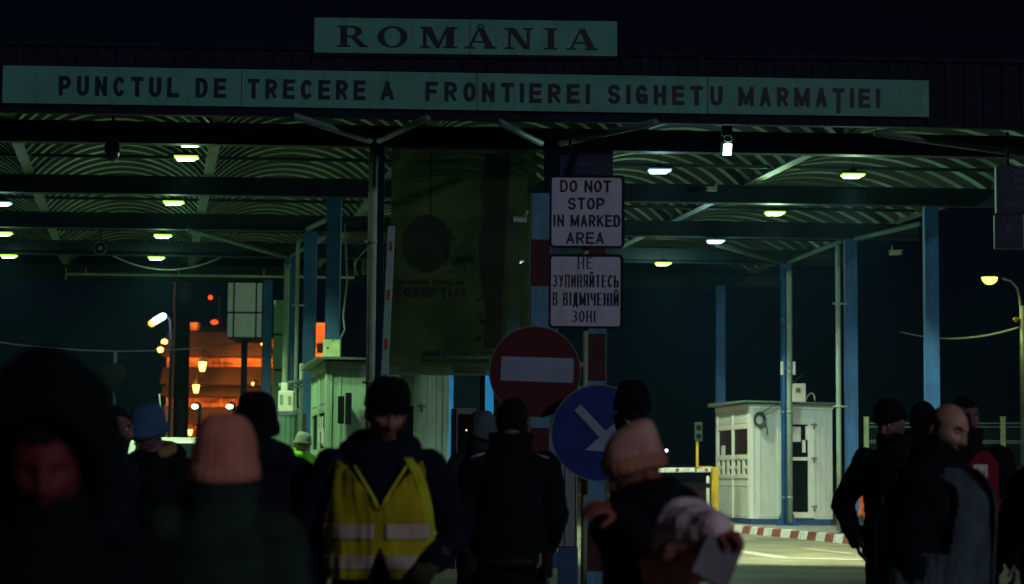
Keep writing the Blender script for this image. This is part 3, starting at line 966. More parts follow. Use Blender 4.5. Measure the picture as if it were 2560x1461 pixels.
o = at(972, 933, BD); wid = (at(1338, 933, BD) - o).x; hgt = at(972, 372, BD).z - o.z; k = wid / 366.
t = thing('mesh_banner', 'big see through green banner against corruption hung between two canopy columns', 'banner', o)
m = MB(); NXb, NZb = 40, 50
vs = []
for j in range(NZb + 1):
    for i in range(NXb + 1):
        x, z = i / NXb, j / NZb
        vs.append(o + X1 * wid * x + Z1 * hgt * z + Vector((0, .004 * math.sin(7 * x + 2 * z) + .003 * math.sin(9 * z + 3 * x), 0)))
m.add(vs, [(j * (NXb + 1) + i, j * (NXb + 1) + i + 1, (j + 1) * (NXb + 1) + i + 1, (j + 1) * (NXb + 1) + i) for j in range(NZb) for i in range(NXb)])
obj('cloth', m, banner_mat(), t, sm=True)
bo = o + N1 * .009
for _l in ((('ÎMPREUNĂ DEMOLĂM'), 17, 187, 222, 235, .19), ('CORUPŢIA!', 15, 188, 192, 217, .24), ('SUNĂ LA: 0800.806.806', 84, 300, 43, 56, .22), ('DIRECŢIA GENERALĂ ANTICORUPŢIE', 84, 320, 28, 37, .2)):
    m = MB(); write(m, _l[0], bo, X1, Z1, N1, _l[1] * k, _l[2] * k, _l[3] * k, _l[4] * k, fill=.80, pen=_l[5]); obj('lettering', m, M_ink, t)
m = MB()
bc = (92, 327)
m.prism([((bc[0] + (62 + random.uniform(-1.5, 1.5)) * math.cos(a)) * k, (bc[1] + (73 + random.uniform(-1.5, 1.5)) * math.sin(a)) * k) for a in [2 * math.pi * i / 40 for i in range(40)]], bo, X1, Z1, N1, .0, .003)
for i in range(13):
    y = 402 + i * 12.5
    ring_prism(m, [((100 + 3.2 * math.cos(a)) * k, (y + 7 * math.sin(a)) * k) for a in [2 * math.pi * q / 10 for q in range(10)]], [((100 + 1.4 * math.cos(a)) * k, (y + 4.5 * math.sin(a)) * k) for a in [2 * math.pi * q / 10 for q in range(10)]], bo, X1, Z1, N1, 0, .003)
for i in range(34):
    cx, cy, r = random.uniform(140, 215), random.uniform(255, 400), random.uniform(2, 6)
    m.prism([((cx + r * random.uniform(.6, 1.3) * math.cos(a)) * k, (cy + r * random.uniform(.6, 1.3) * math.sin(a)) * k) for a in [2 * math.pi * q / 6 for q in range(6)]], bo, X1, Z1, N1, 0, .003)
# dark leaning wall the ball strikes
m.prism([(x * k, y * k) for x, y in ((236, 66), (282, 66), (282, 170), (300, 556), (238, 556), (226, 470), (236, 400), (220, 330), (228, 240), (240, 160))], bo, X1, Z1, N1, .0, .0025)
for i in range(9):
    a, b = random.uniform(222, 250), random.uniform(80, 330)
    m.prism([((a + dx) * k, (b + dy) * k) for dx, dy in ((-14, 0), (-6, -5), (4, 2), (-2, 8))], bo, X1, Z1, N1, .003, .0045)
obj('printed_picture', m, M_ink2, t)
m = MB()
m.bar(o + Z1 * (hgt + .01), o + X1 * wid + Z1 * (hgt + .01), .03, .03); m.bar(o - Z1 * .01, o + X1 * wid - Z1 * .01, .03, .03)
obj('hem_pole', m, M_girder, t)

# raised barrier arm in front of the banner
A, B = at(979, 566, 27.3), at(950, 1180, 27.3)
t = thing('raised_barrier', 'white barrier arm with orange bands standing raised beside the banner', 'barrier', (B.x, B.y, G(27.3)))
m = MB(); d_ = (B - A).normalized(); m.bar(A, B, .095, .04, up=(0, 1, 0)); obj('arm', m, mat('arm_white', (.20, .36, .34), .5, var=.15), t, bevel=.008)
m = MB()
for py in (617, 739, 862, 985):
    c = A.lerp(B, (py - 566) / (1180 - 566)); m.bar(c - d_ * .065, c + d_ * .065, .045, .046, up=(0, 1, 0))
obj('band', m, mat('band_orange', (.30, .05, .03), .5), t)
m = MB(); b0 = Vector((B.x, B.y, 0)); m.box(b0 + Z1 * (G(27.3) + .55) + Vector((0, .12, 0)), (.28, .24, 1.1)); obj('motor_box', m, M_grey, t, bevel=.02)

# striped posts behind the road signs
M_sw = mat('stripe_pale', (.08, .22, .39), .55, var=.15, stain=.25); M_sr = mat('stripe_red', (.05, .005, .016), .55, var=.2, stain=.2)
for x0, x1, ytop, lb in ((1327, 1373, 485, 'pale and dark red banded steel post left of the square signs, beside the banner'), (1466, 1512, 600, 'pale and dark red banded steel post standing right behind the square signs pole')):
    d = 23.5; a = at(x0, 835, d); b = at(x1, 835, d); wv = b.x - a.x
    cx = (a.x + b.x) / 2; g = G(d)
    t = thing('striped_post', lb, 'post', (cx, d, g), group='striped gateway posts')
    sh = at(1340, 718, d).z - at(1340, 835, d).z
    z1 = at(1340, 835, d).z; ztop = at(1340, ytop, d).z
    for par in (0, 1):
        i = -6
        while True:
            za = max(g, z1 + i * sh); zb_ = min(ztop, z1 + (i + 1) * sh)
            if za >= ztop - .01: break
            if zb_ > za and (i % 2 == 0) == (par == 0):
                m = MB(); m.box((cx, d, (za + zb_) / 2), (wv, .20, zb_ - za)); obj('pale_band' if par == 0 else 'red_band', m, M_sw if par == 0 else M_sr, t)
            i += 1
    m = MB(); m.box((cx, d, ztop + .015), (wv + .03, .22, .03)); obj('cap', m, M_dark, t)
    m = MB(); m.box((cx + wv / 2 + .012, d - .08, (g + ztop) / 2), (.02, .02, ztop - g)); m.box((cx - wv / 2 - .012, d - .08, (g + ztop) / 2), (.02, .02, ztop - g)); obj('edge_strip', m, M_girder, t)

# ================================================================== ROAD SIGNS
SD = 16.0
pole = at(1463, 1461, SD); gz = G(SD)
def square_sign(x0, y0, x1, y1, lines, lb, bold, fill):
    o = at(x0, y1, SD); k = (at(x1, y1, SD).x - o.x) / (x1 - x0); Wd, Hd = (x1 - x0) * k, (y1 - y0) * k
    u = Vector((math.cos(R(.4)), 0, -math.sin(R(.0)))).normalized()
    t = thing('information_sign', lb, 'sign', o)
    m = MB(); ring_prism(m, round_poly(0, 0, Wd, Hd, .035), round_poly(.018, .018, Wd - .018, Hd - .018, .022), o, X1, Z1, N1, -.012, .006); obj('frame', m, M_black, t)
    m = MB(); m.prism(round_poly(.017, .017, Wd - .017, Hd - .017, .022), o, X1, Z1, N1, -.008, .0); obj('board', m, M_whiteboard, t)
    for s_, a, b, ya, yb in lines:
        m = MB()
        write(m, s_, o, X1, Z1, N1, (a - x0) * k, (b - x0) * k, (y1 - yb) * k, (y1 - ya) * k, fill=fill, lift=.003, pen=bold, serif=bold < .14)
        obj('lettering', m, M_letter, t)
    m = MB()
    for f in (.25, .75):
        m.box(o + X1 * ((1462 - x0) * k) + Z1 * Hd * f + Vector((0, .02, 0)), (.14, .016, .035))
    obj('clamp', m, M_grey, t)
square_sign(1373, 436, 1561, 620, [('DO NOT', 1400, 1528, 449, 479), ('STOP', 1420, 1511, 493, 523), ('IN MARKED', 1383, 1551, 536, 566), ('AREA', 1416, 1510, 580, 609)],
            'square white sign reading DO NOT STOP IN MARKED AREA above the cyrillic one', .155, .80)
square_sign(1371, 634, 1558, 821, [('НЕ', 1444, 1482, 641, 671), ('ЗУПИНЯЙТЕСЬ', 1382, 1547, 686, 717), ('В ВІДМІЧЕНІЙ', 1382, 1547, 731, 763), ('ЗОНІ', 1430, 1489, 776, 805)],
            'square white sign with cyrillic text mounted below the do not stop sign', .095, .70)
t = thing('sign_pole', 'slim galvanised pole carrying the square signs and round traffic signs', 'pole', (pole.x, SD + .05, gz))
m = MB(); zt_ = at(1463, 440, SD).z; px_ = at(1463, 860, SD).x; m.tube([(px_, SD + .05, gz), (px_, SD + .05, zt_)], .024, 14); m.tube([(px_, SD + .05, gz), (px_, SD + .05, gz + .06)], [.06, .05], 14)
obj('shaft', m, M_pipe, t, sm=True)
m = MB(); m.tube([(px_, SD + .05, zt_), (px_, SD + .05, zt_ + .02)], .027, 14); obj('cap', m, M_black, t)
# no entry
c = at(1337, 930, SD - .05); r_ = 113 / FPX * SD
t = thing('no_entry_sign', 'round dark red no entry sign with pale bar behind the officer', 'sign', c)
m = MB(); m.prism(circle_poly(0, 0, r_), c, X1, Z1, N1, -.010, 0); obj('disc', m, M_red_sign, t)
m = MB(); k = SD / FPX; q = [(-85 * k, -22 * k), (96 * k, -27 * k), (97 * k, 34 * k), (-84 * k, 38 * k)]; m.prism(q, c, X1, Z1, N1, .0005, .003); obj('white_bar', m, M_arrow, t)
m = MB(); ring_prism(m, circle_poly(0, 0, r_ + .006), circle_poly(0, 0, r_ - .002), c, X1, Z1, N1, -.022, .004); obj('rim', m, M_grey, t)
m = MB(); m.bar(c + Vector((0, .03, .06)), Vector((px_, SD + .02, c.z + .06)), .03, .04); m.bar(c + Vector((0, .03, -.12)), Vector((px_, SD + .02, c.z - .12)), .03, .04); obj('bracket', m, M_grey, t)
# keep right arrow
c = at(1498, 1083, SD - .22); r_ = 119 / FPX * (SD - .22); k = (SD - .22) / FPX
t = thing('direction_sign', 'round blue sign with a pale arrow slanting down beside the dark hatted man', 'sign', c)
m = MB(); m.prism(circle_poly(0, 0, r_), c, X1, Z1, N1, -.010, 0); obj('disc', m, M_blue_sign, t)
m = MB(); ring_prism(m, circle_poly(0, 0, r_ + .006), circle_poly(0, 0, r_ - .002), c, X1, Z1, N1, -.022, .004); obj('rim', m, M_grey, t)
m = MB()
ar = [(1451, 1012), (1514, 1078), (1549, 1046), (1553, 1131), (1462, 1126), (1499, 1094), (1436, 1027)]
m.prism([((x - 1498) * k, (1083 - y) * k) for x, y in ar][::-1], c, X1, Z1, N1, .0005, .003); obj('arrow', m, M_arrow, t)
m = MB(); m.bar(c + Vector((-.02, .04, .08)), Vector((px_, SD + .02, c.z + .08)), .03, .04); m.bar(c + Vector((-.02, .04, -.12)), Vector((px_, SD + .02, c.z - .12)), .03, .04); obj('bracket', m, M_grey, t)
# grey control cabinet at the foot of the signs
d = 17.2; a = at(1374, 1368, d); b = at(1443, 1090, d); cx = (a.x + b.x) / 2
t = thing('control_cabinet', 'narrow pale grey cabinet on a plinth between the officer and the blue sign', 'cabinet', (cx, d, G(d)))
m = MB(); m.box((cx, d + .12, (a.z + b.z) / 2), (b.x - a.x, .24, b.z - a.z)); obj('housing', m, mat('cabinet_grey', (.20, .24, .30), .5, var=.15, stain=.2), t, bevel=.012)
m = MB()
for f in (-.49, .10, .49):
    m.box((cx + (b.x - a.x) * f, d - .004, (a.z + b.z) / 2), (.012, .012, b.z - a.z - .02))
obj('door_edge', m, M_pipe, t)
m = MB(); m.box((cx + .04, d + .12, (G(d) + a.z) / 2), (.16, .2, a.z - G(d))); obj('plinth', m, M_plinth, t)
m = MB(); m.box((cx + (b.x - a.x) * .5 + .075, d + .06, (a.z + b.z) / 2 + .02), (.05, .05, .62)); obj('side_post', m, mat('teal_post', (.06, .20, .17), .5), t)
# ================================================================== BOOTHS
def booth(corner, su, sv, H, name_lb, pm, tm, door_side, g, notices=True, lit=True):
    """corner: nearest corner (world, ground plane); right face along U (su), left face along V (sv)"""
    t = thing('control_booth', name_lb, 'booth', (corner.x, corner.y, g))
    c = Vector((corner.x, corner.y, 0)); NV = Vector((-V.y, V.x, 0))     # outward normal of the left face
    NU = NF
    zb_ = g + .12
    P = lambda a, b, z: c + U * a + V * b + Z1 * z
    m = MB()
    m.hexa([P(.03, .03, g), P(su - .03, .03, g), P(su - .03, sv - .03, g), P(.03, sv - .03, g), P(.03, .03, zb_), P(su - .03, .03, zb_), P(su - .03, sv - .03, zb_), P(.03, sv - .03, zb_)])
    obj('plinth', m, M_plinth, t)
    zt_ = g + H
    # posts, then infill walls
    for a, b in ((0, 0), (su - .09, 0), (0, sv - .09), (su - .09, sv - .09)):
        m = MB(); m.hexa([P(a + i * .09, b + j * .09, z) for z in (zb_, zt_) for i, j in ((0, 0), (1, 0), (1, 1), (0, 1))])
        obj('corner_post', m, tm, t, bevel=.006)
    def wallR(x0, x1, z0, z1, th=.04, inset=.02, mb=None):
        mb.hexa([P(a, b, z) for z in (z0, z1) for a, b in ((x0, inset), (x1, inset), (x1, inset + th), (x0, inset + th))])
    def wallL(y0, y1, z0, z1, th=.04, inset=.02, mb=None):
        mb.hexa([P(a, b, z) for z in (z0, z1) for a, b in ((inset, y0), (inset + th, y0), (inset + th, y1), (inset, y1))])
    m = MB()
    # front (right) face with the door opening
    dx0, dx1 = door_side
    dz1 = g + 2.20
    wallR(.09, dx0, zb_, zt_, mb=m); wallR(dx1, su - .09, zb_, zt_, mb=m); wallR(dx0, dx1, dz1, zt_, mb=m)
    # left face: low panels, band under roof
    ya, yb = .09, sv - .09
    z1, z2, z3, z4 = g + .98, g + 1.36, g + 1.42, g + 2.02
    wallL(ya, yb, zb_, z1 - .02, mb=m); wallL(ya, yb, g + 2.08, zt_, mb=m)
    # back faces
    m.hexa([P(a, b, z) for z in (zb_, zt_) for a, b in ((.09, sv - .06), (su - .09, sv - .06), (su - .09, sv - .02), (.09, sv - .02))])
    m.hexa([P(a, b, z) for z in (zb_, zt_) for a, b in ((su - .06, .09), (su - .02, .09), (su - .02, sv - .09), (su - .06, sv - .09))])
    obj('wall', m, pm, t)
    # raised panels on the plain parts
    m = MB()
    def frameR(x0, x1, z0, z1, wd_=.02, d_=-.002):
        for q in ((x0, x1, z0, z0 + wd_), (x0, x1, z1 - wd_, z1), (x0, x0 + wd_, z0 + wd_, z1 - wd_), (x1 - wd_, x1, z0 + wd_, z1 - wd_)):
            wallR(*q, th=.03, inset=d_ + .012, mb=m)
    def frameL(x0, x1, z0, z1, wd_=.02, d_=-.002):
        for q in ((x0, x1, z0, z0 + wd_), (x0, x1, z1 - wd_, z1), (x0, x0 + wd_, z0 + wd_, z1 - wd_), (x1 - wd_, x1, z0 + wd_, z1 - wd_)):
            wallL(*q, th=.03, inset=d_ + .012, mb=m)
    frameR(.20, dx0 - .05, zb_ + .06, zt_ - .12)
    if su - dx1 > .3:
        frameR(dx1 + .07, su - .16, zb_ + .06, zt_ - .10)
    hy = sv / 2
    for a, b in ((ya + .04, hy - .03), (hy + .03, yb - .04)):
        frameL(a, b, zb_ + .05, z1 - .16, .025)
        frameL(a, b, g + 2.12, zt_ - .06, .02)
    for z in (g + 2.055, z1 + .01, z2 + .03):
        wallL(ya, yb, z - .035, z + .03, th=.06, inset=.0, mb=m)
    for y in (ya + .02, hy, yb - .02):
        wallL(y - .03, y + .03, zb_, zt_ - .02, th=.05, inset=-.006, mb=m)
    obj('panel_moulding', m, tm, t)
    # windows: an upper pair and small hatches
    for a, b in ((ya + .05, hy - .03), (hy + .03, yb - .05)):
        f = MB()
        for q in ((a, b, z3, z3 + .03), (a, b, z4 - .03, z4), (a, a + .03, z3 + .03, z4 - .03), (b - .03, b, z3 + .03, z4 - .03)):
            wallL(*q, th=.05, inset=.004, mb=f)
        fo = obj('window', f, tm, t)
        gl = MB(); wallL(a + .03, b - .03, z3 + .03, z4 - .03, th=.012, inset=.035, mb=gl); obj('pane', gl, M_glass, fo)
        hb = MB(); n = 3; s_ = (b - a) / n
        zz = (z1 + .04, z1 + .19, z1 + .21, z2)
        for i in range(n):
            for q in ((a + i * s_, a + (i + 1) * s_, zz[0], zz[0] + .02), (a + i * s_, a + (i + 1) * s_, z2 - .02, z2), (a + i * s_, a + i * s_ + .07, zz[0] + .02, z2 - .02), (a + (i + 1) * s_ - .07, a + (i + 1) * s_, zz[0] + .02, z2 - .02)):
                wallL(*q, th=.04, inset=.008, mb=hb)
            if i != 1:
                wallL(a + i * s_ + .07, a + (i + 1) * s_ - .07, zz[1] - .02, zz[1] + .05, th=.03, inset=.014, mb=hb)
        ho = obj('hatch', hb, tm, t)
        gl = MB(); wallL(a + .02, b - .02, z1 + .05, z2 - .01, th=.012, inset=.04, mb=gl); obj('pane', gl, M_glass, ho)
    if notices:
        nb = MB(); wallL(hy + .62, hy + .92, z3 + .02, z3 + .24, th=.006, inset=.012, mb=nb)
        obj('notice', nb, M_paper, t)
    else:
        nb = MB()
        for _ in range(7):
            y = random.uniform(ya + .08, hy - .35); z = random.uniform(z3 + .05, z4 - .3)
            wallL(y, y + .2, z, z + .22, th=.004, inset=-.002 - .004 * random.random(), mb=nb)
        obj('notice', nb, M_paper, t)
    # door
    d_ = MB()
    for q in ((dx0, dx0 + .10, zb_ + .02, dz1), (dx1 - .13, dx1, zb_ + .02, dz1), (dx0 + .10, dx1 - .13, dz1 - .12, dz1), (dx0 + .10, dx1 - .13, g + 1.33, g + 1.40), (dx0 + .10, dx1 - .13, zb_ + .02, zb_ + .14)):
        wallR(*q, th=.06, inset=.0, mb=d_)
    do = obj('door', d_, tm, t, bevel=.004)
    gl = MB(); wallR(dx0 + .10, dx1 - .13, g + 1.40, dz1 - .12, th=.012, inset=.03, mb=gl); wallR(dx0 + .10, dx1 - .13, zb_ + .14, g + 1.33, th=.012, inset=.03, mb=gl)
    obj('door_pane', gl, M_glass, do)
    h = MB(); a = P(dx0 + .05, -.05, g + 1.08); h.tube([P(dx0 + .05, 0, g + 1.08), a, a + U * .12], .012, 8)
    obj('handle', h, M_pipe, do, sm=True)
    hg = MB()
    for z in (.35, 1.35, 2.05):
        hg.tube([P(dx1 - .01, -.015, g + z - .06), P(dx1 - .01, -.015, g + z + .06)], .018, 8)
        hg.bar(P(dx1 - .07, -.006, g + z + .03), P(dx1 + .05, -.006, g + z + .03), .012, .03)
    obj('hinge', hg, M_grey, do, sm=True)
    if notices:
        nb = MB(); wallR(dx0 + .12, dx0 + .42, g + 1.72, g + 2.03, th=.006, inset=.018, mb=nb); wallR(dx0 + .52, dx0 + .74, g + 1.76, g + 2.05, th=.006, inset=.016, mb=nb); wallR(dx0 + .45, dx0 + .52, g + 1.5, g + 1.75, th=.006, inset=.018, mb=nb)
        obj('door_notice', nb, M_paper, do)
    # roof, overhanging and slightly pitched
    m = MB(); o1, o2 = .16, .06
    m.hexa([P(-o1, -o1, zt_ + .03), P(su + .06, -o1, zt_ + .0), P(su + .06, sv + o2, zt_ - .02), P(-o1, sv + o2, zt_ + .01),
            P(-o1, -o1, zt_ + .065), P(su + .06, -o1, zt_ + .035), P(su + .06, sv + o2, zt_ + .09), P(-o1, sv + o2, zt_ + .09)])
    obj('roof', m, M_roof, t)
    m = MB(); wallR(-.02, su + .02, zt_ - .10, zt_ + .0, th=.03, inset=-.012, mb=m); wallL(-.012, sv, zt_ - .10, zt_ + .0, th=.03, inset=-.014, mb=m)
    obj('cornice', m, tm, t)
    return t, P

cR = Vector((4.96, 43.9, 0)); gR = G(43.9) + .15
bt, P = booth(cR, 1.74, 2.66, 2.50, 'white panelled control booth on a kerbed island with dark windows and a glazed door', M_panel, M_trim, (.66, 1.36), gR)
# cable bundle on its wall
m = MB()
for i in range(5):
    r = .09 + .012 * i
    m.tube([P(.20 + r * math.cos(R(a)) * .9, -.03 - .01 * i, gR + 2.17 + r * 1.15 * math.sin(R(a))) for a in range(0, 361, 20)], .010, 6)
m.tube([P(.30, -.05, gR + 2.12), P(.36, -.04, gR + 1.95), P(.35, -.03, gR + 1.86)], .012, 6)
m.tube([P(.2, -.04, gR + 2.28), P(.42, -.16, gR + 2.44), P(.75, -.1, gR + 2.56), P(.9, .1, gR + 2.9), P(.95, -.5, gR + 3.1)], .012, 6)
o = obj('cable_coil', m, mat('dark_cable', (.03, .06, .045), .6), sm=True); tag(o, 'dark cable coil hooked under the roof edge of the white booth', 'cable')
# meter box on the roof
a, b = at(1981, 1007, 44.4), at(2013, 960, 44.4)
t = thing('meter_box', 'small pale box with a curved white hose on top of the white booth', 'box', Vector(((a.x + b.x) / 2, 44.4, a.z)))
m = MB(); m.box(((a.x + b.x) / 2, 44.4, (a.z + b.z) / 2), (b.x - a.x, .18, b.z - a.z)); obj('housing', m, M_trim, t, bevel=.01)
m = MB(); m.box(((a.x + b.x) / 2 - .03, 44.305, (a.z + b.z) / 2 + .06), (.09, .012, .09)); obj('display', m, M_grey, t)
m = MB(); q = at(2014, 1000, 44.4); m.tube([q, q + Vector((.06, 0, .1)), q + Vector((.12, 0, .15)), q + Vector((.18, 0, .1)), q + Vector((.2, 0, -.02))], .012, 6); obj('hose', m, M_trim, t, sm=True)
a = at(1960, 920, 43.2)
t = thing('junction_box', 'pair of small pale boxes clamped to the column with the downpipe above the booth', 'box', a)
m = MB(); m.box(at(1955, 921, 43.0), (.05, .08, .27)); m.box(at(1985, 921, 43.0), (.05, .08, .27)); obj('housing', m, M_trim, t, bevel=.006)
m = MB(); m.bar(at(1953, 921, 43.05), at(1987, 921, 43.05), .02, .03); obj('clamp', m, M_grey, t)

cL = Vector((-2.72, 31.0, 0)); gL = G(31.0) + .15
btL, PL = booth(cL, 1.81, 3.0, 2.72, 'weathered pale green control booth behind the vest man with posters in its windows', M_panel_g, M_panel_g, (.92, 1.42), gL, notices=False)
p = at(862, 1022, 30.85)
t = thing('letter_box', 'dark open box fixed on the wall of the pale green booth', 'box', p)
m = MB(); M = Matrix.Rotation(YAW, 4, 'Z'); m.box(p + Vector((-.055, 0, -.02)), (.09, .2, .40), M=M); m.box(p + Vector((.055, -.02, 0)), (.09, .14, .46), M=M); obj('housing', m, M_black, t, bevel=.008)
a, b = at(808, 893, 33.4), at(852, 850, 33.4)
t = thing('switch_box', 'pale square switch box on the blue column over the green booth roof', 'box', Vector(((a.x + b.x) / 2, 33.4, a.z)))
m = MB(); m.box(((a.x + b.x) / 2, 33.4, (a.z + b.z) / 2), (b.x - a.x, .14, b.z - a.z)); obj('housing', m, mat('box_cream', (.62, .74, .40), .5), t, bevel=.01)
m = MB(); m.box(((a.x + b.x) / 2 - .06, 33.325, (a.z + b.z) / 2), (.03, .012, .03)); m.box(((a.x + b.x) / 2 + .02, 33.325, b.z - .02), (.05, .012, .012)); obj('lock', m, M_dark, t)
m = MB(); x = (a.x + b.x) / 2; m.bar((x, 33.4, a.z + .13), (x, 33.62, a.z + .13), .10, .06); obj('bracket', m, M_grey, t)
# wires down the column above it
cable([at(850, 850, 31), at(862, 825, 31), at(858, 790, 31), at(868, 700, 31.5), at(862, 560, 32.5)], .014, 'dark loose wires hanging down the column above the switch box')
cable([at(893, 690, 31), at(885, 660, 31), at(900, 640, 31), at(925, 615, 29.5)], .012, 'short pale curled cable near the front column pipe')
p = at(914, 668, 30)
t = thing('speaker_box', 'small grey box beside the front column high above the green booth', 'box', p); m = MB(); m.box(p, (.10, .14, .20)); obj('housing', m, M_grey, t, bevel=.01)
m = MB(); m.bar(p, p + U * .14, .03, .03); obj('bracket', m, M_dark, t)

# wire mesh panel before the green booth
def wire_panel(t, A, B, z0, z1, dx, folds, r=.004, lower=True):
    """welded mesh: A,B ground ends"""
    L = (B - A).length; d = (B - A).normalized(); m = MB()
    n = max(2, int(L / dx))
    for i in range(n + 1):
        p = A + d * (L * i / n)
        m.bar(Vector((p.x, p.y, G(p.y) + z0)), Vector((p.x, p.y, G(p.y) + z1)), r * (.55 if lower else 2), r * (.55 if lower else 2))
    for z in folds:
        m.bar(Vector((A.x, A.y, G(A.y) + z)), Vector((B.x, B.y, G(B.y) + z)), r * 3, r * 3.6)
    return m
A, B = at(985, 1300, 28.9), at(1128, 1300, 28.95)
A.z = B.z = 0
t = thing('wire_fence', 'low dark welded wire panel in front of the pale green booth', 'fence', (A.x, A.y, G(28.9)))
dz = .15
obj('wire_mesh', wire_panel(t, A, B, dz, 1.2, .066, (dz + .02, .5, .82, 1.08, 1.13, 1.19), .0045, False), mat('mesh_dark', (.03, .10, .075), .5), t)
m = MB()
for q in (A, B):
    m.bar(Vector((q.x, q.y, G(q.y) + .1)), Vector((q.x, q.y, G(q.y) + 1.25)), .05, .05)
obj('post', m, M_dark, t)
# card reader pedestal
a, b = at(1128, 1150, 27.9), at(1190, 1021, 27.9)
cx = (a.x + b.x) / 2; g = G(27.9)
t = thing('card_terminal', 'grey card reader pedestal with a tiny glowing light beside the wire panel', 'terminal', (cx, 27.9, g))
m = MB(); m.box((cx, 27.98, (g + b.z) / 2), (b.x - a.x, .16, b.z - g)); obj('housing', m, M_grey, t, bevel=.015)
m = MB(); m.box((cx + .02, 27.89, b.z - .36), (.17, .012, .56)); obj('screen', m, M_glass, t)
m = MB(); m.sphere(at(1166, 1076, 27.85), .011, 8, 6); obj('indicator_light', m, emat('indicator', (1, .5, .3), 3), t)
m = MB(); m.box((a.x + .03, 27.97, (g + b.z) / 2 - .01), (.07, .2, b.z - g)); obj('side_case', m, M_black, t)
# blue framed kiosk behind
k0, k1 = at(1122, 1100, 33), at(1232, 1100, 33)
t = thing('blue_kiosk', 'dark glazed kiosk with bright blue frame below the banner', 'kiosk', (k0.x, 33, G(33)))
m = MB()
for x in (k0.x + .03, k1.x - .06):
    m.box((x, 33, G(33) + 1.55), (.07 if x < k1.x - .2 else .13, .1, 2.9))
m.box(((k0.x + k1.x) / 2, 33, G(33) + 2.95), (k1.x - k0.x + .06, .12, .1))
obj('frame', m, mat('kiosk_blue', (.03, .26, .62), .45, var=.15), t)
m = MB(); m.box(((k0.x + k1.x) / 2, 33.6, G(33) + 1.5), (k1.x - k0.x, 1.1, 2.8)); obj('cabin', m, M_glass, t)
m = MB(); m.box(((k0.x + k1.x) / 2, 33.5, G(33) + 3.05), (k1.x - k0.x + .3, 1.5, .08)); obj('roof', m, M_roof, t)

# ================================================================== LEFT MIDDLE GROUND
# ribbed round bin shaped cabin
p = at(722, 1140, 37); g = G(37)
t = thing('ribbed_cabin', 'round ribbed grey cabin behind the pale pipe and white terminal', 'cabin', (p.x, 37, g))
m = MB(); n = 60; vs = []
zt_ = at(722, 1040, 37).z
for z in (g, zt_):
    for i in range(n):
        r = .30 + (.012 if i % 3 else -.006); vs.append((p.x - .02 + r * math.cos(2 * math.pi * i / n), 37 + r * math.sin(2 * math.pi * i / n), z))
m.add(vs, [(i, (i + 1) % n, n + (i + 1) % n, n + i) for i in range(n)]); obj('drum', m, mat('cabin_green', (.12, .22, .15), .5, var=.2, stain=.2), t)
m = MB(); m.loft([(p.x - .02, 37, zt_, .33, .33), (p.x - .02, 37, zt_ + .04, .33, .33), (p.x - .02, 37, zt_ + .09, .2, .2)], 40); obj('lid', m, M_grey, t)
# white terminal on a bracket
d = 35.5
p = at(718, 1000, d); g = G(d)
t = thing('wall_terminal', 'white boxy terminal held on a bent pale pipe bracket beside the thin downpipe', 'terminal', (p.x, d, p.z))
m = MB(); m.box(at(716, 1004, d), (.26, .18, .36)); m.box(at(712, 968, d), (.12, .14, .14)); obj('housing', m, M_trim, t, bevel=.02)
m = MB(); m.box(at(712, 1000, d) + Vector((-.05, -.095, 0)), (.05, .01, .16)); m.box(at(722, 1002, d) + Vector((.02, -.095, 0)), (.05, .01, .14)); obj('slot', m, mat('slot_tan', (.3, .28, .16), .6), t)
m = MB(); m.tube([at(700, 968, d), at(699, 962, d), at(758, 953, d + .4)], .03, 8); m.tube([at(702, 972, d), at(758, 966, d + .4)], .02, 8)
pp = at(753, 953, d + .4); m.tube([Vector((pp.x, pp.y, g)), Vector((pp.x, pp.y, pp.z + .3))], .035, 8); obj('bracket', m, M_pipe, t, sm=True)
# green panelled pillar
a, b = at(678, 1120, 50), at(709, 748, 50)
t = thing('panel_pillar', 'tall pale green clad pillar with dark joints between two blue columns', 'pillar', ((a.x + b.x) / 2, 50.4, G(50)))
m = MB(); M_clad = mat('green_cladding', (.16, .34, .22), .5, var=.12)
zz = [G(50), at(690, 925, 50).z, at(690, 836, 50).z, b.z]
for z0, z1 in zip(zz, zz[1:]):
    m.box(((a.x + b.x) / 2, 50.4, (z0 + z1) / 2), (b.x - a.x, .7, z1 - z0 - .05))
obj('cladding', m, M_clad, t)
m = MB(); m.box(((a.x + b.x) / 2, 50.4, (zz[0] + zz[3]) / 2), (b.x - a.x - .06, .6, zz[3] - zz[0] - .1)); obj('core', m, M_dark, t)
# clad gable panel hanging over the far lane
a, b = at(566, 845, 58), at(658, 690, 58)
t = thing('clad_panel', 'pale green gridded panel of a raised building end above the orange lit facade', 'building', ((a.x + b.x) / 2, 58.5, a.z))
xs_ = [a.x, at(584, 800, 58).x, at(640, 800, 58).x, b.x]; zs = [a.z, at(600, 782, 58).z, b.z + .6]
m = MB()
for x0, x1 in zip(xs_, xs_[1:]):
    for z0, z1 in zip(zs, zs[1:]):
        m.box(((x0 + x1) / 2, 58, (z0 + z1) / 2), (x1 - x0 - .05, .05, z1 - z0 - .05))
obj('panel', m, mat('gable_panel', (.30, .46, .34), .5, var=.10), t)
m = MB(); m.box(((a.x + b.x) / 2, 59.1, (zs[0] + zs[2]) / 2), (b.x - a.x, 2.1, zs[2] - zs[0])); obj('cabin', m, M_dark, t)
m = MB()
for x in (a.x + .3, b.x - .1):
    m.box((x, 59.6, (G(59) + zs[0]) / 2), (.16, .16, zs[0] - G(59)))
obj('leg', m, M_beam, t)
ld = bpy.data.lights.new('panel_fill', 'SPOT'); ld.energy = 200; ld.color = (.7, 1, .6); ld.spot_size = R(70); ld.spot_blend = .5  # unseen spot without a fixture, brightens the gridded panel
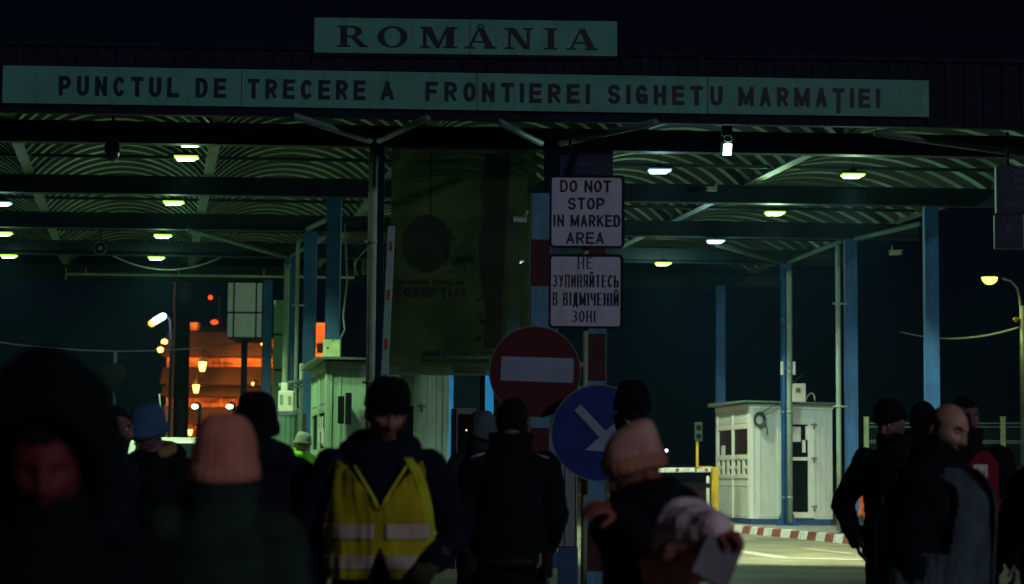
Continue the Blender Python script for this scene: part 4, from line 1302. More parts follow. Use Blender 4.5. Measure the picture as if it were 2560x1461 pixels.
lo = bpy.data.objects.new('panel_fill', ld); COL.objects.link(lo); lo.location = Vector((-6.2, 48.9, 5.7)); lo.rotation_euler = (Vector((-7.3, 58, 6.2)) - lo.location).to_track_quat('-Z', 'Y').to_euler()

# ================================================================== ORANGE LIT BUILDING
BDY = 84.0
gB = G(BDY)
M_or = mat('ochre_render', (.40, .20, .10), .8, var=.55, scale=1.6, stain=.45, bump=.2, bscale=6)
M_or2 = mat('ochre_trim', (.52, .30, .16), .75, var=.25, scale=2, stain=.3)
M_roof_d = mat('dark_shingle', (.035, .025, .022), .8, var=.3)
def bpx(px, py, d=BDY):
    return at(px, py, d)
x0, x1 = bpx(412, 900).x, bpx(690, 900).x
t = thing('tiered_building', 'street lit orange building with stacked wooden eaves beyond the far lane', 'building', ((x0 + x1) / 2, BDY, gB))
m = MB(); zt_ = bpx(500, 845).z; m.box(((x0 + x1) / 2, BDY + 3, (gB + zt_) / 2), (x1 - x0, 5, zt_ - gB)); obj('wall', m, M_or, t)
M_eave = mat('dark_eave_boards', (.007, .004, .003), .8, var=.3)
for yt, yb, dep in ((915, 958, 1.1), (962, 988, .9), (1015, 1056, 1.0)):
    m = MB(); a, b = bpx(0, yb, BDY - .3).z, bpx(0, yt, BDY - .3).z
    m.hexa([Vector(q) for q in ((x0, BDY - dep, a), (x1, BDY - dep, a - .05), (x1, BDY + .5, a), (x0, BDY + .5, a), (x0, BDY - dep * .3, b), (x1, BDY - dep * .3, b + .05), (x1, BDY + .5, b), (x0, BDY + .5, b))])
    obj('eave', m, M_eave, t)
m = MB(); 
for i in range(9):
    xx = x0 + (x1 - x0) * (i + .5) / 9
    for y0_, y1_ in ((892, 914), (990, 1012), (1058, 1082)):
        m.box((xx, BDY + .47, (bpx(0, y0_).z + bpx(0, y1_).z) / 2), (.09, .08, bpx(0, y0_).z - bpx(0, y1_).z))
obj('timber_post', m, M_or2, t)
m = MB(); a, b = bpx(462, 893).z, bpx(462, 850).z
m.hexa([Vector(q) for q in ((x0, BDY - .9, a), (x1, BDY - .9, a), (x1, BDY + 4, a), (x0, BDY + 4, a), (x0, BDY + .6, b + .35), (x1 - .8, BDY + .6, b + .35), (x1 - .8, BDY + 3, b + .8), (x0, BDY + 3, b + .8))])
obj('roof', m, M_roof_d, t)
m = MB(); a = bpx(455, 893).z; m.box((bpx(462, 840).x, BDY + 1.5, bpx(0, 835).z), (.65, .8, 1.2)); obj('chimney', m, M_or, t)
# tall narrow lit house end
a, b = bpx(778, 905), bpx(816, 815)
t = thing('narrow_house', 'narrow orange lit house end seen between two blue columns', 'building', ((a.x + b.x) / 2, BDY + 2, gB))
m = MB(); m.box(((a.x + b.x) / 2, BDY + 2, (gB + b.z) / 2), (b.x - a.x, 4, b.z - gB)); obj('wall', m, M_or, t)
m = MB(); m.box(((a.x + b.x) / 2, BDY + 2, b.z + .05), (b.x - a.x + .12, 4.2, .12)); obj('cornice', m, M_or2, t)
m = MB(); m.box(((a.x + b.x) / 2 + .05, BDY - .01, b.z - .9), (.24, .06, .4)); obj('window', m, M_glass, t)
def lantern(px, py, d, sc, lb, lit=120, on_post=True):
    p = at(px, py, d)
    t = thing('street_lantern', lb, 'lantern', p, group='glowing lanterns by the orange building')
    m = MB(); s_ = sc
    m.loft([(p.x, p.y, p.z - .19 * s_, .09 * s_, .09 * s_), (p.x, p.y, p.z + .16 * s_, .16 * s_, .16 * s_)], 6); obj('glass', m, M_sodium, t)
    m = MB(); m.loft([(p.x, p.y, p.z + .165 * s_, .19 * s_, .19 * s_), (p.x, p.y, p.z + .30 * s_, .07 * s_, .07 * s_), (p.x, p.y, p.z + .40 * s_, .02, .02)], 6); obj('hood', m, M_black, t)
    m = MB(); m.tube([(p.x, p.y, p.z + .35 * s_), (p.x, p.y + .3, p.z + .6 * s_), (p.x, BDY - .2 if d > 70 else p.y + .5, p.z + .55 * s_)], .03, 6)
    m.loft([(p.x, p.y, p.z - .26 * s_, .03, .03), (p.x, p.y, p.z - .195 * s_, .10 * s_, .10 * s_)], 6)
    obj('arm', m, M_black, t)
    ld = bpy.data.lights.new('lantern_light', 'SPOT'); ld.energy = lit * 1.1; ld.color = (1, .26, .03); ld.shadow_soft_size = .06; ld.spot_size = R(165); ld.spot_blend = .5
    lo = bpy.data.objects.new('lantern_light', ld); COL.objects.link(lo); lo.parent = t; lo.location = (0, -1.1, -.1); lo.rotation_euler = (R(62), 0, 0)
lantern(506, 916, 80.5, 1.0, 'larger glowing orange lantern under the upper eave of the tiered building', 1500)
lantern(490, 972, 80.8, .85, 'middle glowing orange lantern below the largest one', 1000)
lantern(475, 1081, 81.2, .60, 'lowest small orange lantern just over the white car roof', 600)
lantern(656, 858, 82.0, .45, 'tiny orange lantern at the corner under the pale gridded panel', 900)
lantern(632, 960, 81.5, .30, 'faint small orange lantern near the blue column under the eaves', 900)
def bulb(px, py, d, r, mt, nm, lb, cat, lit=None, col=(1, .4, .1), stretch=(1, 1, 1), post=None, grp=None):
    p = at(px, py, d); t = thing(nm, lb, cat, p, group=grp)
    m = MB(); m.sphere(p, (r * stretch[0], r * stretch[1], r * stretch[2]), 14, 10); obj('bulb', m, mt, t, sm=True)
    m = MB(); m.tube([p + Vector((0, 0, r * .9)), p + Vector((0, .05, r * 1.5)), p + Vector((0, .35, r * 1.7))], r * .3, 8)
    if post:
        m.tube([p + Vector((0, .35, r * 1.7)), p + Vector((post, .5, r * 1.2)), Vector((p.x + post, p.y + .5, G(d)))], .06, 8)
    obj('fitting', m, M_dark, t, sm=True)
    if lit:
        ld = bpy.data.lights.new('bulb_light', 'POINT'); ld.energy = lit; ld.color = col; ld.shadow_soft_size = r
        lo = bpy.data.objects.new('bulb_light', ld); COL.objects.link(lo); lo.parent = t; lo.location = (0, -r * 2, 0)
bulb(411, 855, 78, .12, M_sodium, 'globe_lamp', 'upper of two small round orange globe lamps beside the dark pole', 'lamp', 60, stretch=(1, 1, .8), post=.35, grp='globe lamps by the dark pole')
bulb(401, 875, 76, .12, M_sodium, 'globe_lamp', 'lower of two small round orange globe lamps beside the dark pole', 'lamp', 60, stretch=(1, 1, .8), post=.35, grp='globe lamps by the dark pole')
bulb(526, 744, 88, .09, M_red_lamp, 'signal_lamp', 'upper small red lamp glowing in the dark beside the gridded panel', 'lamp', None, post=.3, grp='red lamps')
bulb(536, 806, 88, .10, M_red_lamp, 'signal_lamp', 'lower small red lamp glowing over the orange building', 'lamp', None, post=.3, grp='red lamps', stretch=(1.6, 1, 1))
M_green_l = emat('white_green_lamp', (.55, 1, .6), 7)
bulb(487, 1017, 72, .085, M_green_l, 'headlamp', 'greenish white light nearer the dark pole before the orange building', 'lamp', 25, (.6, 1, .7), (1.3, 1, .9), post=.1, grp='greenish lights before the building')
bulb(574, 1017, 72, .085, M_green_l, 'headlamp', 'greenish white light touching the dark hooded head', 'lamp', 25, (.6, 1, .7), (1.4, 1, .9), post=.1, grp='greenish lights before the building')
# dark thick pole, thin wire pole, tall flood
pd = 62
a, b = at(432, 1100, pd), at(471, 1100, pd)
t = thing('concrete_pole', 'thick dark concrete pole in front of the orange building', 'pole', ((a.x + b.x) / 2, pd, G(pd)))
m = MB(); m.tube([((a.x + b.x) / 2, pd, G(pd)), ((a.x + b.x) / 2 - .02, pd, at(450, 640, pd).z)], [(b.x - a.x) / 2, (b.x - a.x) / 2 * .93], 16); obj('shaft', m, mat('pole_dark', (.018, .016, .018), .9, var=.3), t, sm=True)
m = MB(); z = at(450, 800, pd).z; m.tube([((a.x + b.x) / 2, pd, z), ((a.x + b.x) / 2, pd, z + .07)], (b.x - a.x) / 2 + .02, 16); obj('band', m, M_dark, t)
t = thing('cable_conduit', 'thin reddish cable running up beside the thick dark pole', 'cable', at(434, 700, 66))
m = MB(); m.tube([at(437, 690, 66), at(434, 760, 66), at(438, 850, 66), at(430, 960, 66), at(425, 1090, 66)], .035, 6); obj('conduit', m, mat('rust_cable', (.30, .12, .06), .8), t)
p = at(398, 797, 70)
t = thing('flood_lamp', 'brightest white street floodlight tilted on a post over the far lane', 'lamp', p)
u_ = (at(417, 788, 70) - at(383, 808, 70)).normalized()
m = MB(); m.tube([p - u_ * .27, p - u_ * .18, p + u_ * .16, p + u_ * .25], [.06, .11, .11, .05], 12); obj('lens', m, M_flood, t, sm=True)
m = MB(); m.sphere(p - u_ * .29 + Vector((0, .06, 0)), (.13, .08, .12), 12, 8); obj('hood', m, M_sodium_rim, t, sm=True)
m = MB(); m.tube([p + u_ * .2 + Vector((0, .1, .05)), at(426, 800, 70), at(428, 850, 70), Vector((at(428, 850, 70).x, 70, G(70)))], .05, 8); obj('post', m, M_dark, t, sm=True)
ld = bpy.data.lights.new('flood_lamp_light', 'POINT'); ld.energy = 90; ld.color = (.8, 1, 1); ld.shadow_soft_size = .2
lo = bpy.data.objects.new('flood_lamp_light', ld); COL.objects.link(lo); lo.parent = t; lo.location = (0, -.5, -.1)
# lit door jamb strip left of the dark pole
a, b = at(415, 1092, 75), at(433, 1020, 75)
t = thing('lit_pier', 'narrow orange lit masonry pier next to the thick dark pole', 'pier', ((a.x + b.x) / 2, 75, G(75)))
m = MB(); m.box(((a.x + b.x) / 2, 75, (G(75) + b.z) / 2), (b.x - a.x, .4, b.z - G(75))); obj('shaft', m, M_or, t)
m = MB(); m.box(((a.x + b.x) / 2, 75, b.z + .04), (b.x - a.x + .08, .5, .08)); obj('coping', m, M_or2, t)
# dark hut shape behind the blurred man
p = at(285, 1010, 40)
t = thing('round_mirror', 'round dark back of a traffic mirror on a post behind the couple', 'mirror', p)
m = MB(); m.tube([p + Vector((0, 0, .48)), p + Vector((0, .05, .48))], .27, 24); q = at(285, 942, 40); m = MB(); m.tube([q, q + Vector((.02, .06, 0))], [.255, .255], 28); obj('shell', m, mat('soot_black', (.003, .003, .004), .9, spec=.02), t, sm=False)
m = MB(); m.tube([Vector((q.x, q.y + .08, G(40))), Vector((q.x, q.y + .08, q.z + .5))], .035, 8); obj('post', m, M_dark, t)
# aerial pole
cable([at(398, 985, 30), at(402, 1030, 30), at(404, 1090, 30)], .012, 'thin bluish upright aerial behind the blue beanie', 'aerial')

# white van behind the left people
d = 34
t = thing('parked_van', 'white vehicle with lit roof and glowing lamp between the blue beanie and pink hat', 'van', (-5.9, d + 2, G(d)))
M_van = mat('van_white', (.62, .66, .56), .3, var=.08, stain=.15)
a = at(418, 1128, d); b = at(486, 1092, d)
gz_ = G(d)
xa, xc = a.x - .75, b.x + .75
zr = b.z
m = MB()
sec = [(d, .45), (d - .02, .95), (d + .12, 1.06), (d + .42, zr - gz_ - .06), (d + .75, zr - gz_), (d + 3.6, zr - gz_ - .02), (d + 4.0, 1.1), (d + 4.0, .4)]
n = len(sec)
vs = [Vector((xa + (.07 if z > 1.1 else 0), y, gz_ + z)) for y, z in sec] + [Vector((xc - (.07 if z > 1.1 else 0), y, gz_ + z)) for y, z in sec]
m.add(vs, [tuple(range(n))[::-1], tuple(range(n, 2 * n))] + [(i, (i + 1) % n, n + (i + 1) % n, n + i) for i in range(n)])
obj('body', m, M_van, t, bevel=.05)
m = MB(); m.hexa([Vector(q) for q in ((xa + .12, d + .115, gz_ + 1.08), (xc - .12, d + .115, gz_ + 1.08), (xc - .12, d + .14, gz_ + 1.08), (xa + .12, d + .14, gz_ + 1.08), (xa + .18, d + .40, zr - .10), (xc - .18, d + .40, zr - .10), (xc - .18, d + .43, zr - .10), (xa + .18, d + .43, zr - .10))]); obj('windscreen', m, M_glass, t)
for x in (xa + .2, xc - .2):
    m = MB(); m.sphere((x, d + .0, gz_ + .82), (.15, .06, .09), 12, 8); obj('headlight', m, M_trim, t, sm=True)
    w_ = MB(); w_.tube([(x - .1, d + .75, gz_ + .32), (x + .1, d + .75, gz_ + .32)], .32, 20); wo = obj('wheel', w_, M_black, t)
    w_ = MB(); w_.tube([(x - .11, d + .75, gz_ + .32), (x + .11, d + .75, gz_ + .32)], .18, 14); obj('rim', w_, M_grey, wo)
m = MB(); p = at(458, 1167, d - .1); m.hexa([p + Vector(q) for q in ((-.07, 0, -.055), (.05, 0, -.055), (.05, .06, -.055), (-.07, .06, -.055), (-.015, 0, .075), (.03, 0, .075), (.03, .06, .075), (-.015, .06, .075))]); obj('lit_lamp', m, emat('van_lamp', (.7, 1, .6), 8), t)
m = MB(); m.box(((xa + xc) / 2, d - .01, gz_ + .5), (xc - xa - .1, .08, .16)); obj('bumper', m, M_grey, t, bevel=.02)

# ================================================================== RIGHT SIDE
# welded fence along the far edge
FA, FB = at_ground(2148, 1320, .1), at_ground(2700, 1345, .1)
FA = Vector((7.0, 42.4, 0)); FB = Vector((11.4, 40.3, 0))
def mesh_fence(A, B, H, lb, first):
    L = (B - A).length; t = thing('mesh_fence', lb, 'fence', (A.x, A.y, G(A.y)), group='green wire fence panels')
    obj('wire_mesh', wire_panel(t, A, B, .18, H, .055, (.22, .26, .75, .79, 1.3, 1.34, 1.85, 1.89, H - .12, H - .05), .004), M_wire, t)
    for q in ((A, B) if first else (B,)):
        m = MB(); m.bar(Vector((q.x, q.y - .03, G(q.y))), Vector((q.x, q.y - .03, G(q.y) + H + .06)), .09, .06); m.box((q.x, q.y - .03, G(q.y) + H + .07), (.1, .07, .02)); obj('post', m, M_wire_post, t)
pA = at(2166, 1200, 42.2); pB = at(2508, 1200, 41.0); pC = at(2860, 1200, 39.8)
for q in (pA, pB, pC): q.z = 0
mesh_fence(pA, pB, 2.28, 'green welded wire fence panel behind the black jacketed man between two pale posts', True)
mesh_fence(pB, pC, 2.28, 'green welded wire fence panel running out of the picture past the red vest', False)
# orange sack tied round the column
d = 39.0
pts = [(2122, 1192), (2150, 1198), (2163, 1240), (2172, 1288), (2122, 1288), (2120, 1250)]
c = at(2143, 1245, d)
t = thing('orange_sack', 'orange red plastic sack tied to the blue column behind the black jacketed man', 'sack', c)
m = MB(); r0 = []
k = d / FPX
for i, (y, xl, xr) in enumerate(((1190, 2126, 2140), (1200, 2122, 2150), (1225, 2121, 2158), (1255, 2121, 2166), (1282, 2122, 2173), (1290, 2124, 2172))):
    p1, p2 = at(xl, y, d), at(xr, y, d); r0.append(((p1.x + p2.x) / 2, d, p1.z, (p2.x - p1.x) / 2, .09 + .02 * i))
m.loft(r0[::-1], 20); obj('bag', m, M_orange, t, sm=True)
m = MB(); a = at(2126, 1192, d - .1); m.tube([a, a + Vector((.05, -.02, .15)), a + Vector((-.02, 0, .3)), a + Vector((-.06, .1, .36))], .015, 6); obj('tie', m, M_trim, t, sm=True)
# barrier arm, cabinet, signal post
d = 44.6
t = thing('lane_barrier', 'lowered white barrier arm with yellow motor cabinet beside the white booth', 'barrier', at(1782, 1275, d))
a, b = at(1778, 1278, d), at(1793, 1168, d)
a = Vector((at(1778, 1278, d).x, d, G(d) + .15)); x1_ = at(1795, 1168, d).x
m = MB(); m.box(((a.x + x1_) / 2, d, (a.z + b.z) / 2), (x1_ - a.x, .3, b.z - a.z)); obj('motor_cabinet', m, M_yellow, t, bevel=.015)
m = MB(); A, B = at(1778, 1175, d - .2), at(1500, 1177, d - .2 + .6); m.bar(A, B, .05, .10); obj('arm', m, M_kerb_w, t, bevel=.01)
m = MB()
for px in (1769, 1697, 1560):
    f = (1778 - px) / 278; c = A.lerp(B, f); m.bar(c - X1 * .06, c + X1 * .06, .056, .06)
obj('reflector', m, mat('reflector_red', (.22, .07, .05), .5), t)
m = MB(); c = A.lerp(B, (1778 - 1740) / 278); m.box(c, (.05, .062, .112)); obj('clamp', m, M_grey, t)
t = thing('lane_signal', 'small dark traffic light on a yellow post above the barrier arm', 'traffic light', at(1746, 1160, d - .15))
m = MB(); p = at(1746, 1080, d - .15); m.box(p, (.16, .14, .40)); obj('housing', m, mat('signal_green', (.02, .05, .035), .6), t, bevel=.01)
for dz_ in (.09, -.09):
    m = MB(); m.tube([p + Vector((0, -.07, dz_)), p + Vector((0, -.082, dz_))], .055, 16); obj('lamp', m, M_glass, t)
m = MB(); q = at(1743, 1168, d - .15); q2 = at(1743, 1100, d - .15); m.bar(q, q2, .05, .05, up=(0, 1, 0)); m.bar(q, at(1780, 1168, d - .15), .05, .03); obj('post', m, M_yellow, t)
m = MB(); x = at(1770, 1200, d).x - .03; a_ = Vector((x, d - .3, G(d) + .14))
t = thing('bollard', 'slim white bollard beside the yellow barrier cabinet', 'bollard', a_)
m.tube([a_, a_ + Z1 * .95, a_ + Z1 * 1.0], [.035, .035, .02], 12); obj('shaft', m, M_trim, t, sm=True)
m = MB(); m.tube([a_ + Z1 * .75, a_ + Z1 * .85], .037, 12); obj('band', m, M_dark, t)
p = at(1666, 1127, 70); t = thing('distant_light', 'tiny white point of light in the dark beside the pink hat', 'lamp', p)
m = MB(); m.sphere(p, .05, 8, 6); obj('bulb', m, emat('tiny_white', (.9, .9, 1), 5), t)
m = MB(); m.tube([p + Vector((0, .06, 0)), Vector((p.x, p.y + .06, G(70)))], .04, 6); obj('post', m, M_dark, t)
# street lamp at the edge
d = 50
t = thing('street_lamp', 'lit yellow green street lamp on a curved arm from a grey post', 'street lamp', (at(2556, 1200, d).x, d, G(d)))
px_ = at(2559, 1000, d).x
m = MB(); m.tube([(px_, d, G(d)), (px_, d, at(2556, 765, d).z)], [.10, .07], 12); obj('post', m, M_grey, t, sm=True)
m = MB(); m.tube([at(2552, 785, d), at(2550, 750, d), at(2543, 722, d), at(2528, 704, d), at(2505, 696, d)], .025, 8); obj('arm', m, M_pipe, t, sm=True)
p = at(2474, 694, d)
m = MB(); m.loft([(p.x, p.y, p.z - .165, .05, .05), (p.x, p.y, p.z - .14, .11, .10), (p.x, p.y, p.z - .08, .17, .13), (p.x, p.y, p.z, .195, .14)], 20); obj('lens', m, M_lens_street, t, sm=True)
m = MB(); m.loft([(p.x + .02, p.y, p.z + .002, .20, .15), (p.x + .04, p.y, p.z + .06, .16, .12), (p.x + .08, p.y, p.z + .09, .05, .05)], 20); m.tube([p + Vector((.08, 0, .04)), at(2505, 696, d)], .03, 8); obj('hood', m, M_dark, t, sm=True)
m = MB(); q = at(2541, 798, d); m.box(q, (.13, .1, .06)); m.box(q + Vector((-.01, 0, -.05)), (.07, .08, .05)); obj('clamp_box', m, M_yellow, t, bevel=.01)
ld = bpy.data.lights.new('street_light', 'SPOT'); ld.energy = 110; ld.color = (.85, 1, .3); ld.spot_size = R(150); ld.spot_blend = .4; ld.shadow_soft_size = .15
lo = bpy.data.objects.new('street_light', ld); COL.objects.link(lo); lo.parent = t; lo.location = p + Vector((0, 0, -.2)) - t.location
# ================================================================== PEOPLE
def remesh(mb, voxel, it=3, fold=0.0, seed=0, ffreq=7.0):
    me = mb.mesh('tmp')
    o = bpy.data.objects.new('tmp', me); COL.objects.link(o)
    r = o.modifiers.new('r', 'REMESH'); r.mode = 'VOXEL'; r.voxel_size = voxel; r.use_smooth_shade = True
    if it:
        s = o.modifiers.new('s', 'SMOOTH'); s.factor = .5; s.iterations = it
    dg = bpy.context.evaluated_depsgraph_get()
    out = bpy.data.meshes.new_from_object(o.evaluated_get(dg))
    bpy.data.objects.remove(o); bpy.data.meshes.remove(me)
    if fold > 0:
        off = Vector((seed * 3.1, seed * 1.7, seed * .9))
        ns = [v.normal.copy() for v in out.vertices]
        for v, nn in zip(out.vertices, ns):
            p = v.co
            q = Vector((p.x * ffreq, p.y * ffreq, p.z * ffreq * 1.5)) + off
            h = abs(noise.noise(q)) * 1.6 - .45 + .4 * noise.noise(q * 2.7)
            v.co = p - nn * (h * fold)
    out.update()
    smooth(out)
    return out

def limb(mb, pts, rads, n=16):
    """tapered limb with rounded joints"""
    mb.tube(pts, rads, n)
    for p, r in zip(pts, rads):
        mb.sphere(p, r * .995, n, 10)

def head_geo(mb, M, s, face=True, fat=1.0):
    """a head with brow, nose, lips, chin and ears; faces -Y before M"""
    nu, nv = 56, 40
    g = lambda x, a: math.exp(-(x / a) ** 2)
    vs = []
    for i in range(nv + 1):
        a = math.pi * i / nv
        for k in range(nu):
            t = 2 * math.pi * k / nu
            x, y, z = math.sin(a) * math.sin(t), -math.sin(a) * math.cos(t), math.cos(a)
            X, Y, Zz = x * .077, y * .098, z * .118
            if z < 0:
                q = -z
                X *= 1 - .30 * q ** 1.4
                if y > 0: Y *= 1 - .45 * q
                else: Y *= 1 - .06 * q; 
            else:
                X *= 1 + .04 * z; 
            if Y < 0 and face:
                f = g(X, .05)
                Y -= .011 * g(Zz - .030, .013) * g(X, .055)                       # brow
                for sx in (-1, 1):
                    Y += .017 * g(X - sx * .032, .016) * g(Zz - .008, .013)          # sockets
                    Y -= .009 * g(X - sx * .042, .018) * g(Zz + .022, .018); Y += .006 * g(X - sx * .040, .016) * g(Zz + .062, .016)            # cheekbones
                ridge = max(0, min(1, (.020 - Zz) / .055))
                if Zz > -.05:
                    Y -= (.008 + .027 * ridge) * g(X, .009 + .006 * ridge) * (1 if Zz > -.038 else max(0, (Zz + .05) / .012)) * (1 if Zz < .03 else g(Zz - .03, .012))
                Y -= .007 * g(X, .024) * g(Zz + .063, .006)                          # upper lip
                Y -= .007 * g(X, .021) * g(Zz + .076, .006)                          # lower lip
                Y += .004 * g(X, .03) * g(Zz + .0695, .003)
                Y -= .010 * g(X, .025) * g(Zz + .105, .016)                          # chin
                Y += .006 * g(X, .03) * g(Zz + .090, .007)
            vs.append(M @ Vector((X * s * fat, Y * s, Zz * s)))
    fs = []
    for i in range(nv):
        for k in range(nu):
            k2 = (k + 1) % nu
            fs.append((i * nu + k, i * nu + k2, (i + 1) * nu + k2, (i + 1) * nu + k))
    mb.add(vs, fs)
    for sx in (-1, 1):      # ears
        Em = M @ Matrix.Translation((sx * .078 * s * fat, .012 * s, -.006 * s)) @ Matrix.Rotation(sx * R(-22), 4, 'Z') @ Matrix.Rotation(R(8), 4, 'X')
        mb.sphere((0, 0, 0), (.010 * s, .019 * s, .032 * s), 12, 8, Em)

def hand_geo(mb, wrist, a, p, side, curl=.35, s=1.0, fat=1.0, spread=.0):
    a = Vector(a).normalized(); p = Vector(p); p = (p - a * p.dot(a)).normalized(); c = a.cross(p).normalized() * side
    wrist = Vector(wrist)
    L = [(.070, .0), (.078, .003), (.072, .0), (.058, -.006)]
    for k in range(4):
        kn = wrist + a * (.088 + L[k][1]) * s + c * ((k - 1.5) * .0215 * s)
        limb(mb, [wrist + c * ((k - 1.5) * .011 * s) + a * .008 * s, kn], [.0135 * s * fat, .0115 * s * fat], 10)
        q = kn; ang = curl * (.55 + .12 * k)
        tot = L[k][0] * s
        r0 = .0092 * s * fat
        pts = [kn]; rr = [r0 * 1.06]
        for j, f in enumerate((.46, .30, .24)):
            d = a * math.cos(ang) + p * math.sin(ang) + c * ((k - 1.5) * (.06 + spread))
            q = q + d.normalized() * tot * f
            pts.append(q); rr.append(r0 * (.97 - .11 * j))
            ang += curl * (1.0 + .2 * j)
        limb(mb, pts, rr, 10)
    limb(mb, [wrist, wrist + a * .05 * s], [.020 * s * fat, .022 * s * fat], 12)
    b = wrist + a * .028 * s - c * .020 * s
    d1 = (a * .55 - c * .75 + p * .35).normalized(); d2 = (a * .8 - c * .30 + p * .5).normalized()
    limb(mb, [b, b + d1 * .040 * s, b + d1 * .040 * s + d2 * .030 * s, b + d1 * .04 * s + d2 * .052 * s], [.0135 * s * fat, .0118 * s * fat, .0105 * s * fat, .0085 * s * fat], 10)

def cloth(name, col, var=.25, bs=120, bump=.35, scale=9):
    return mat(name, col, .92, var=var, scale=scale, bump=bump, bscale=bs, spec=.15)
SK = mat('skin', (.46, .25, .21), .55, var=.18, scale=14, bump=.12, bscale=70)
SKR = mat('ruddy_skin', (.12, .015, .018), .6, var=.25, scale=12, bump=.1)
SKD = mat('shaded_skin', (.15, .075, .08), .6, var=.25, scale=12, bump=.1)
HAIR = cloth('dark_hair', (.008, .008, .012), bump=.8, bs=160)
EYE_W = mat('eye_white', (.35, .32, .30), .3, var=.05); EYE_D = mat('eye_dark', (.01, .008, .008), .2)

def person(label, px, head_py, d, yaw, jm, tm, skin=SK, head=(0, 0, 0), arms=None, puff=1.0, hem=.80, hat=None, hatm=None, hair=None,
           collar=None, collarm=None, lean=0.0, gl=None, gz=None, fold=.012, hoodup=None, legs=None, scarf=None, fat=1.0, eyes=True, shoulders=1.0, hatrise=.035, sx_head=1.0, hoodk=1.0):
    p = at(px, head_py, d)
    g = G(d) if gz is None else gz
    Ht = p.z - g - (hatrise if (hat or hoodup) else 0.0)
    s = Ht / 1.75
    hs = s * .5 + .5                        # heads vary less than bodies
    Q = lambda x, y, z: Vector((x, y, z)) * s
    lean_m = Matrix.Rotation(lean, 4, 'X')
    def UP(v):                              # upper body lean about the hips
        v = Vector(v); piv = Vector((0, 0, .95 * s))
        return piv + lean_m @ (v - piv) if lean else v
    sw = .178 * shoulders
    if arms is None: arms = {}
    AR = {}
    for sd, k in ((1, 'L'), (-1, 'R')):
        if k in arms and arms[k][0] == 'world':
            wi = Matrix.Rotation(-R(yaw), 3, 'Z'); _, e, w, hd, pn, cu = arms[k]
            o0 = Vector((p.x, d, g))
            AR[k] = [UP(Q(sd * sw, .0, 1.405)), wi @ (e - o0), wi @ (w - o0), wi @ Vector(hd), wi @ Vector(pn), cu, sd]
            continue
        e, w, hd, pn, cu = arms.get(k, ((sd * .255, .03, 1.13), (sd * .265, -.05, .88), (0, -.12, -1), (-sd, 0, 0), .35))
        AR[k] = [UP(Q(sd * sw, .0, 1.405)), UP(Q(*e)), UP(Q(*w)), Vector(hd), Vector(pn), cu, sd]
    LG = legs or {'L': ((.095, -.005, .50), (.105, .02, .09)), 'R': ((-.095, -.005, .50), (-.105, .02, .09))}
    # ---- one continuous body
    b = MB()
    nb = UP(Q(0, .0, 1.47)); hc = nb + lean_m @ Vector((0, -.012 * s, 0)) 
    Rm = Matrix.Rotation(R(head[0]), 4, 'Z') @ Matrix.Rotation(R(head[1]) + lean * .4, 4, 'X') @ Matrix.Rotation(R(head[2]), 4, 'Y')
    HM = Matrix.Translation(nb + Vector((0, .012, .015 * s))) @ Rm @ Matrix.Translation((0, -.018 * hs, .150 * hs))
    # put the crown exactly at the measured height
    topz = (HM @ Vector((0, 0, .118 * hs))).z
    dz = Ht - topz
    HM = Matrix.Translation((0, 0, dz)) @ HM
    head_geo(b, HM, hs, True, sx_head)
    limb(b, [nb - Vector((0, 0, .04)), HM @ Vector((0, .03, -.06 * hs))], [.062 * s, .055 * s], 16)
    rings = [(.84, .10, .09), (.90, .155, .105), (.97, .16, .115), (1.06, .142, .10), (1.16, .145, .10), (1.28, .165, .112), (1.37, .165, .105), (1.44, .115, .08), (1.49, .062, .062)]
    t_ = MB(); t_.loft([(0, 0, z * s, rx * s, ry * s) for z, rx, ry in rings], 28); b.add([UP(v) for v in t_.v], t_.f)
    for k, (sh, el, wr, hd, pn, cu, sd) in AR.items():
        limb(b, [sh, sh.lerp(el, .5), el, el.lerp(wr, .4), wr], [.060 * s, .050 * s, .042 * s, .040 * s, .027 * s])
        hand_geo(b, wr, hd, pn, sd, cu, hs)
    for k, sd in (('L', 1), ('R', -1)):
        kn, an = Q(*LG[k][0]), Q(*LG[k][1])
        limb(b, [Q(sd * .088, 0, .90), Q(sd * .09, 0, .86).lerp(kn, .4), kn, kn.lerp(an, .35), an], [.085 * s, .080 * s, .055 * s, .054 * s, .036 * s])
        limb(b, [an - Vector((0, 0, .03 * s)), an + Q(sd * .01, -.14, -.06)], [.038 * s, .030 * s])
    body = obj('person', remesh(b, .0058, 1), skin, None)
    off = Matrix.Rotation(R(yaw), 3, 'Z') @ (HM @ Vector((0, .01, .03 * hs)))
    body.location = (p.x - off.x, d - off.y, g); body.rotation_euler = (0, 0, R(yaw))
    tag(body, label, 'person')
    root = body
    def child(nm, me, m, lb=None, **k):
        return obj(nm, me, m, root, sm=k.get('sm', True), world=False, label=lb)
    # ---- jacket
    j = MB(); F = puff * fat
    jr = [(hem, .192, .138), (hem + .04, .196, .142), (.97, .190, .142), (1.08, .180, .138), (1.2, .186, .142), (1.31, .198, .142), (1.39, .188, .128), (1.445, .135, .105), (1.49, .095, .088), (1.53, .084, .080)]
    if hem > .92: jr = [q for i, q in enumerate(jr) if i < 2 or q[0] > hem + .06]
    t_ = MB(); t_.loft([(0, 0, z * s, rx * s * F, ry * s * F) for z, rx, ry in jr], 32); j.add([UP(v) for v in t_.v], t_.f)
    for k, (sh, el, wr, hd, pn, cu, sd) in AR.items():
        limb(j, [sh, sh.lerp(el, .5), el, el.lerp(wr, .5), wr + (wr - el).normalized() * .01], [.088 * s * puff, .079 * s * puff, .070 * s * puff, .062 * s * puff, .048 * s * puff])
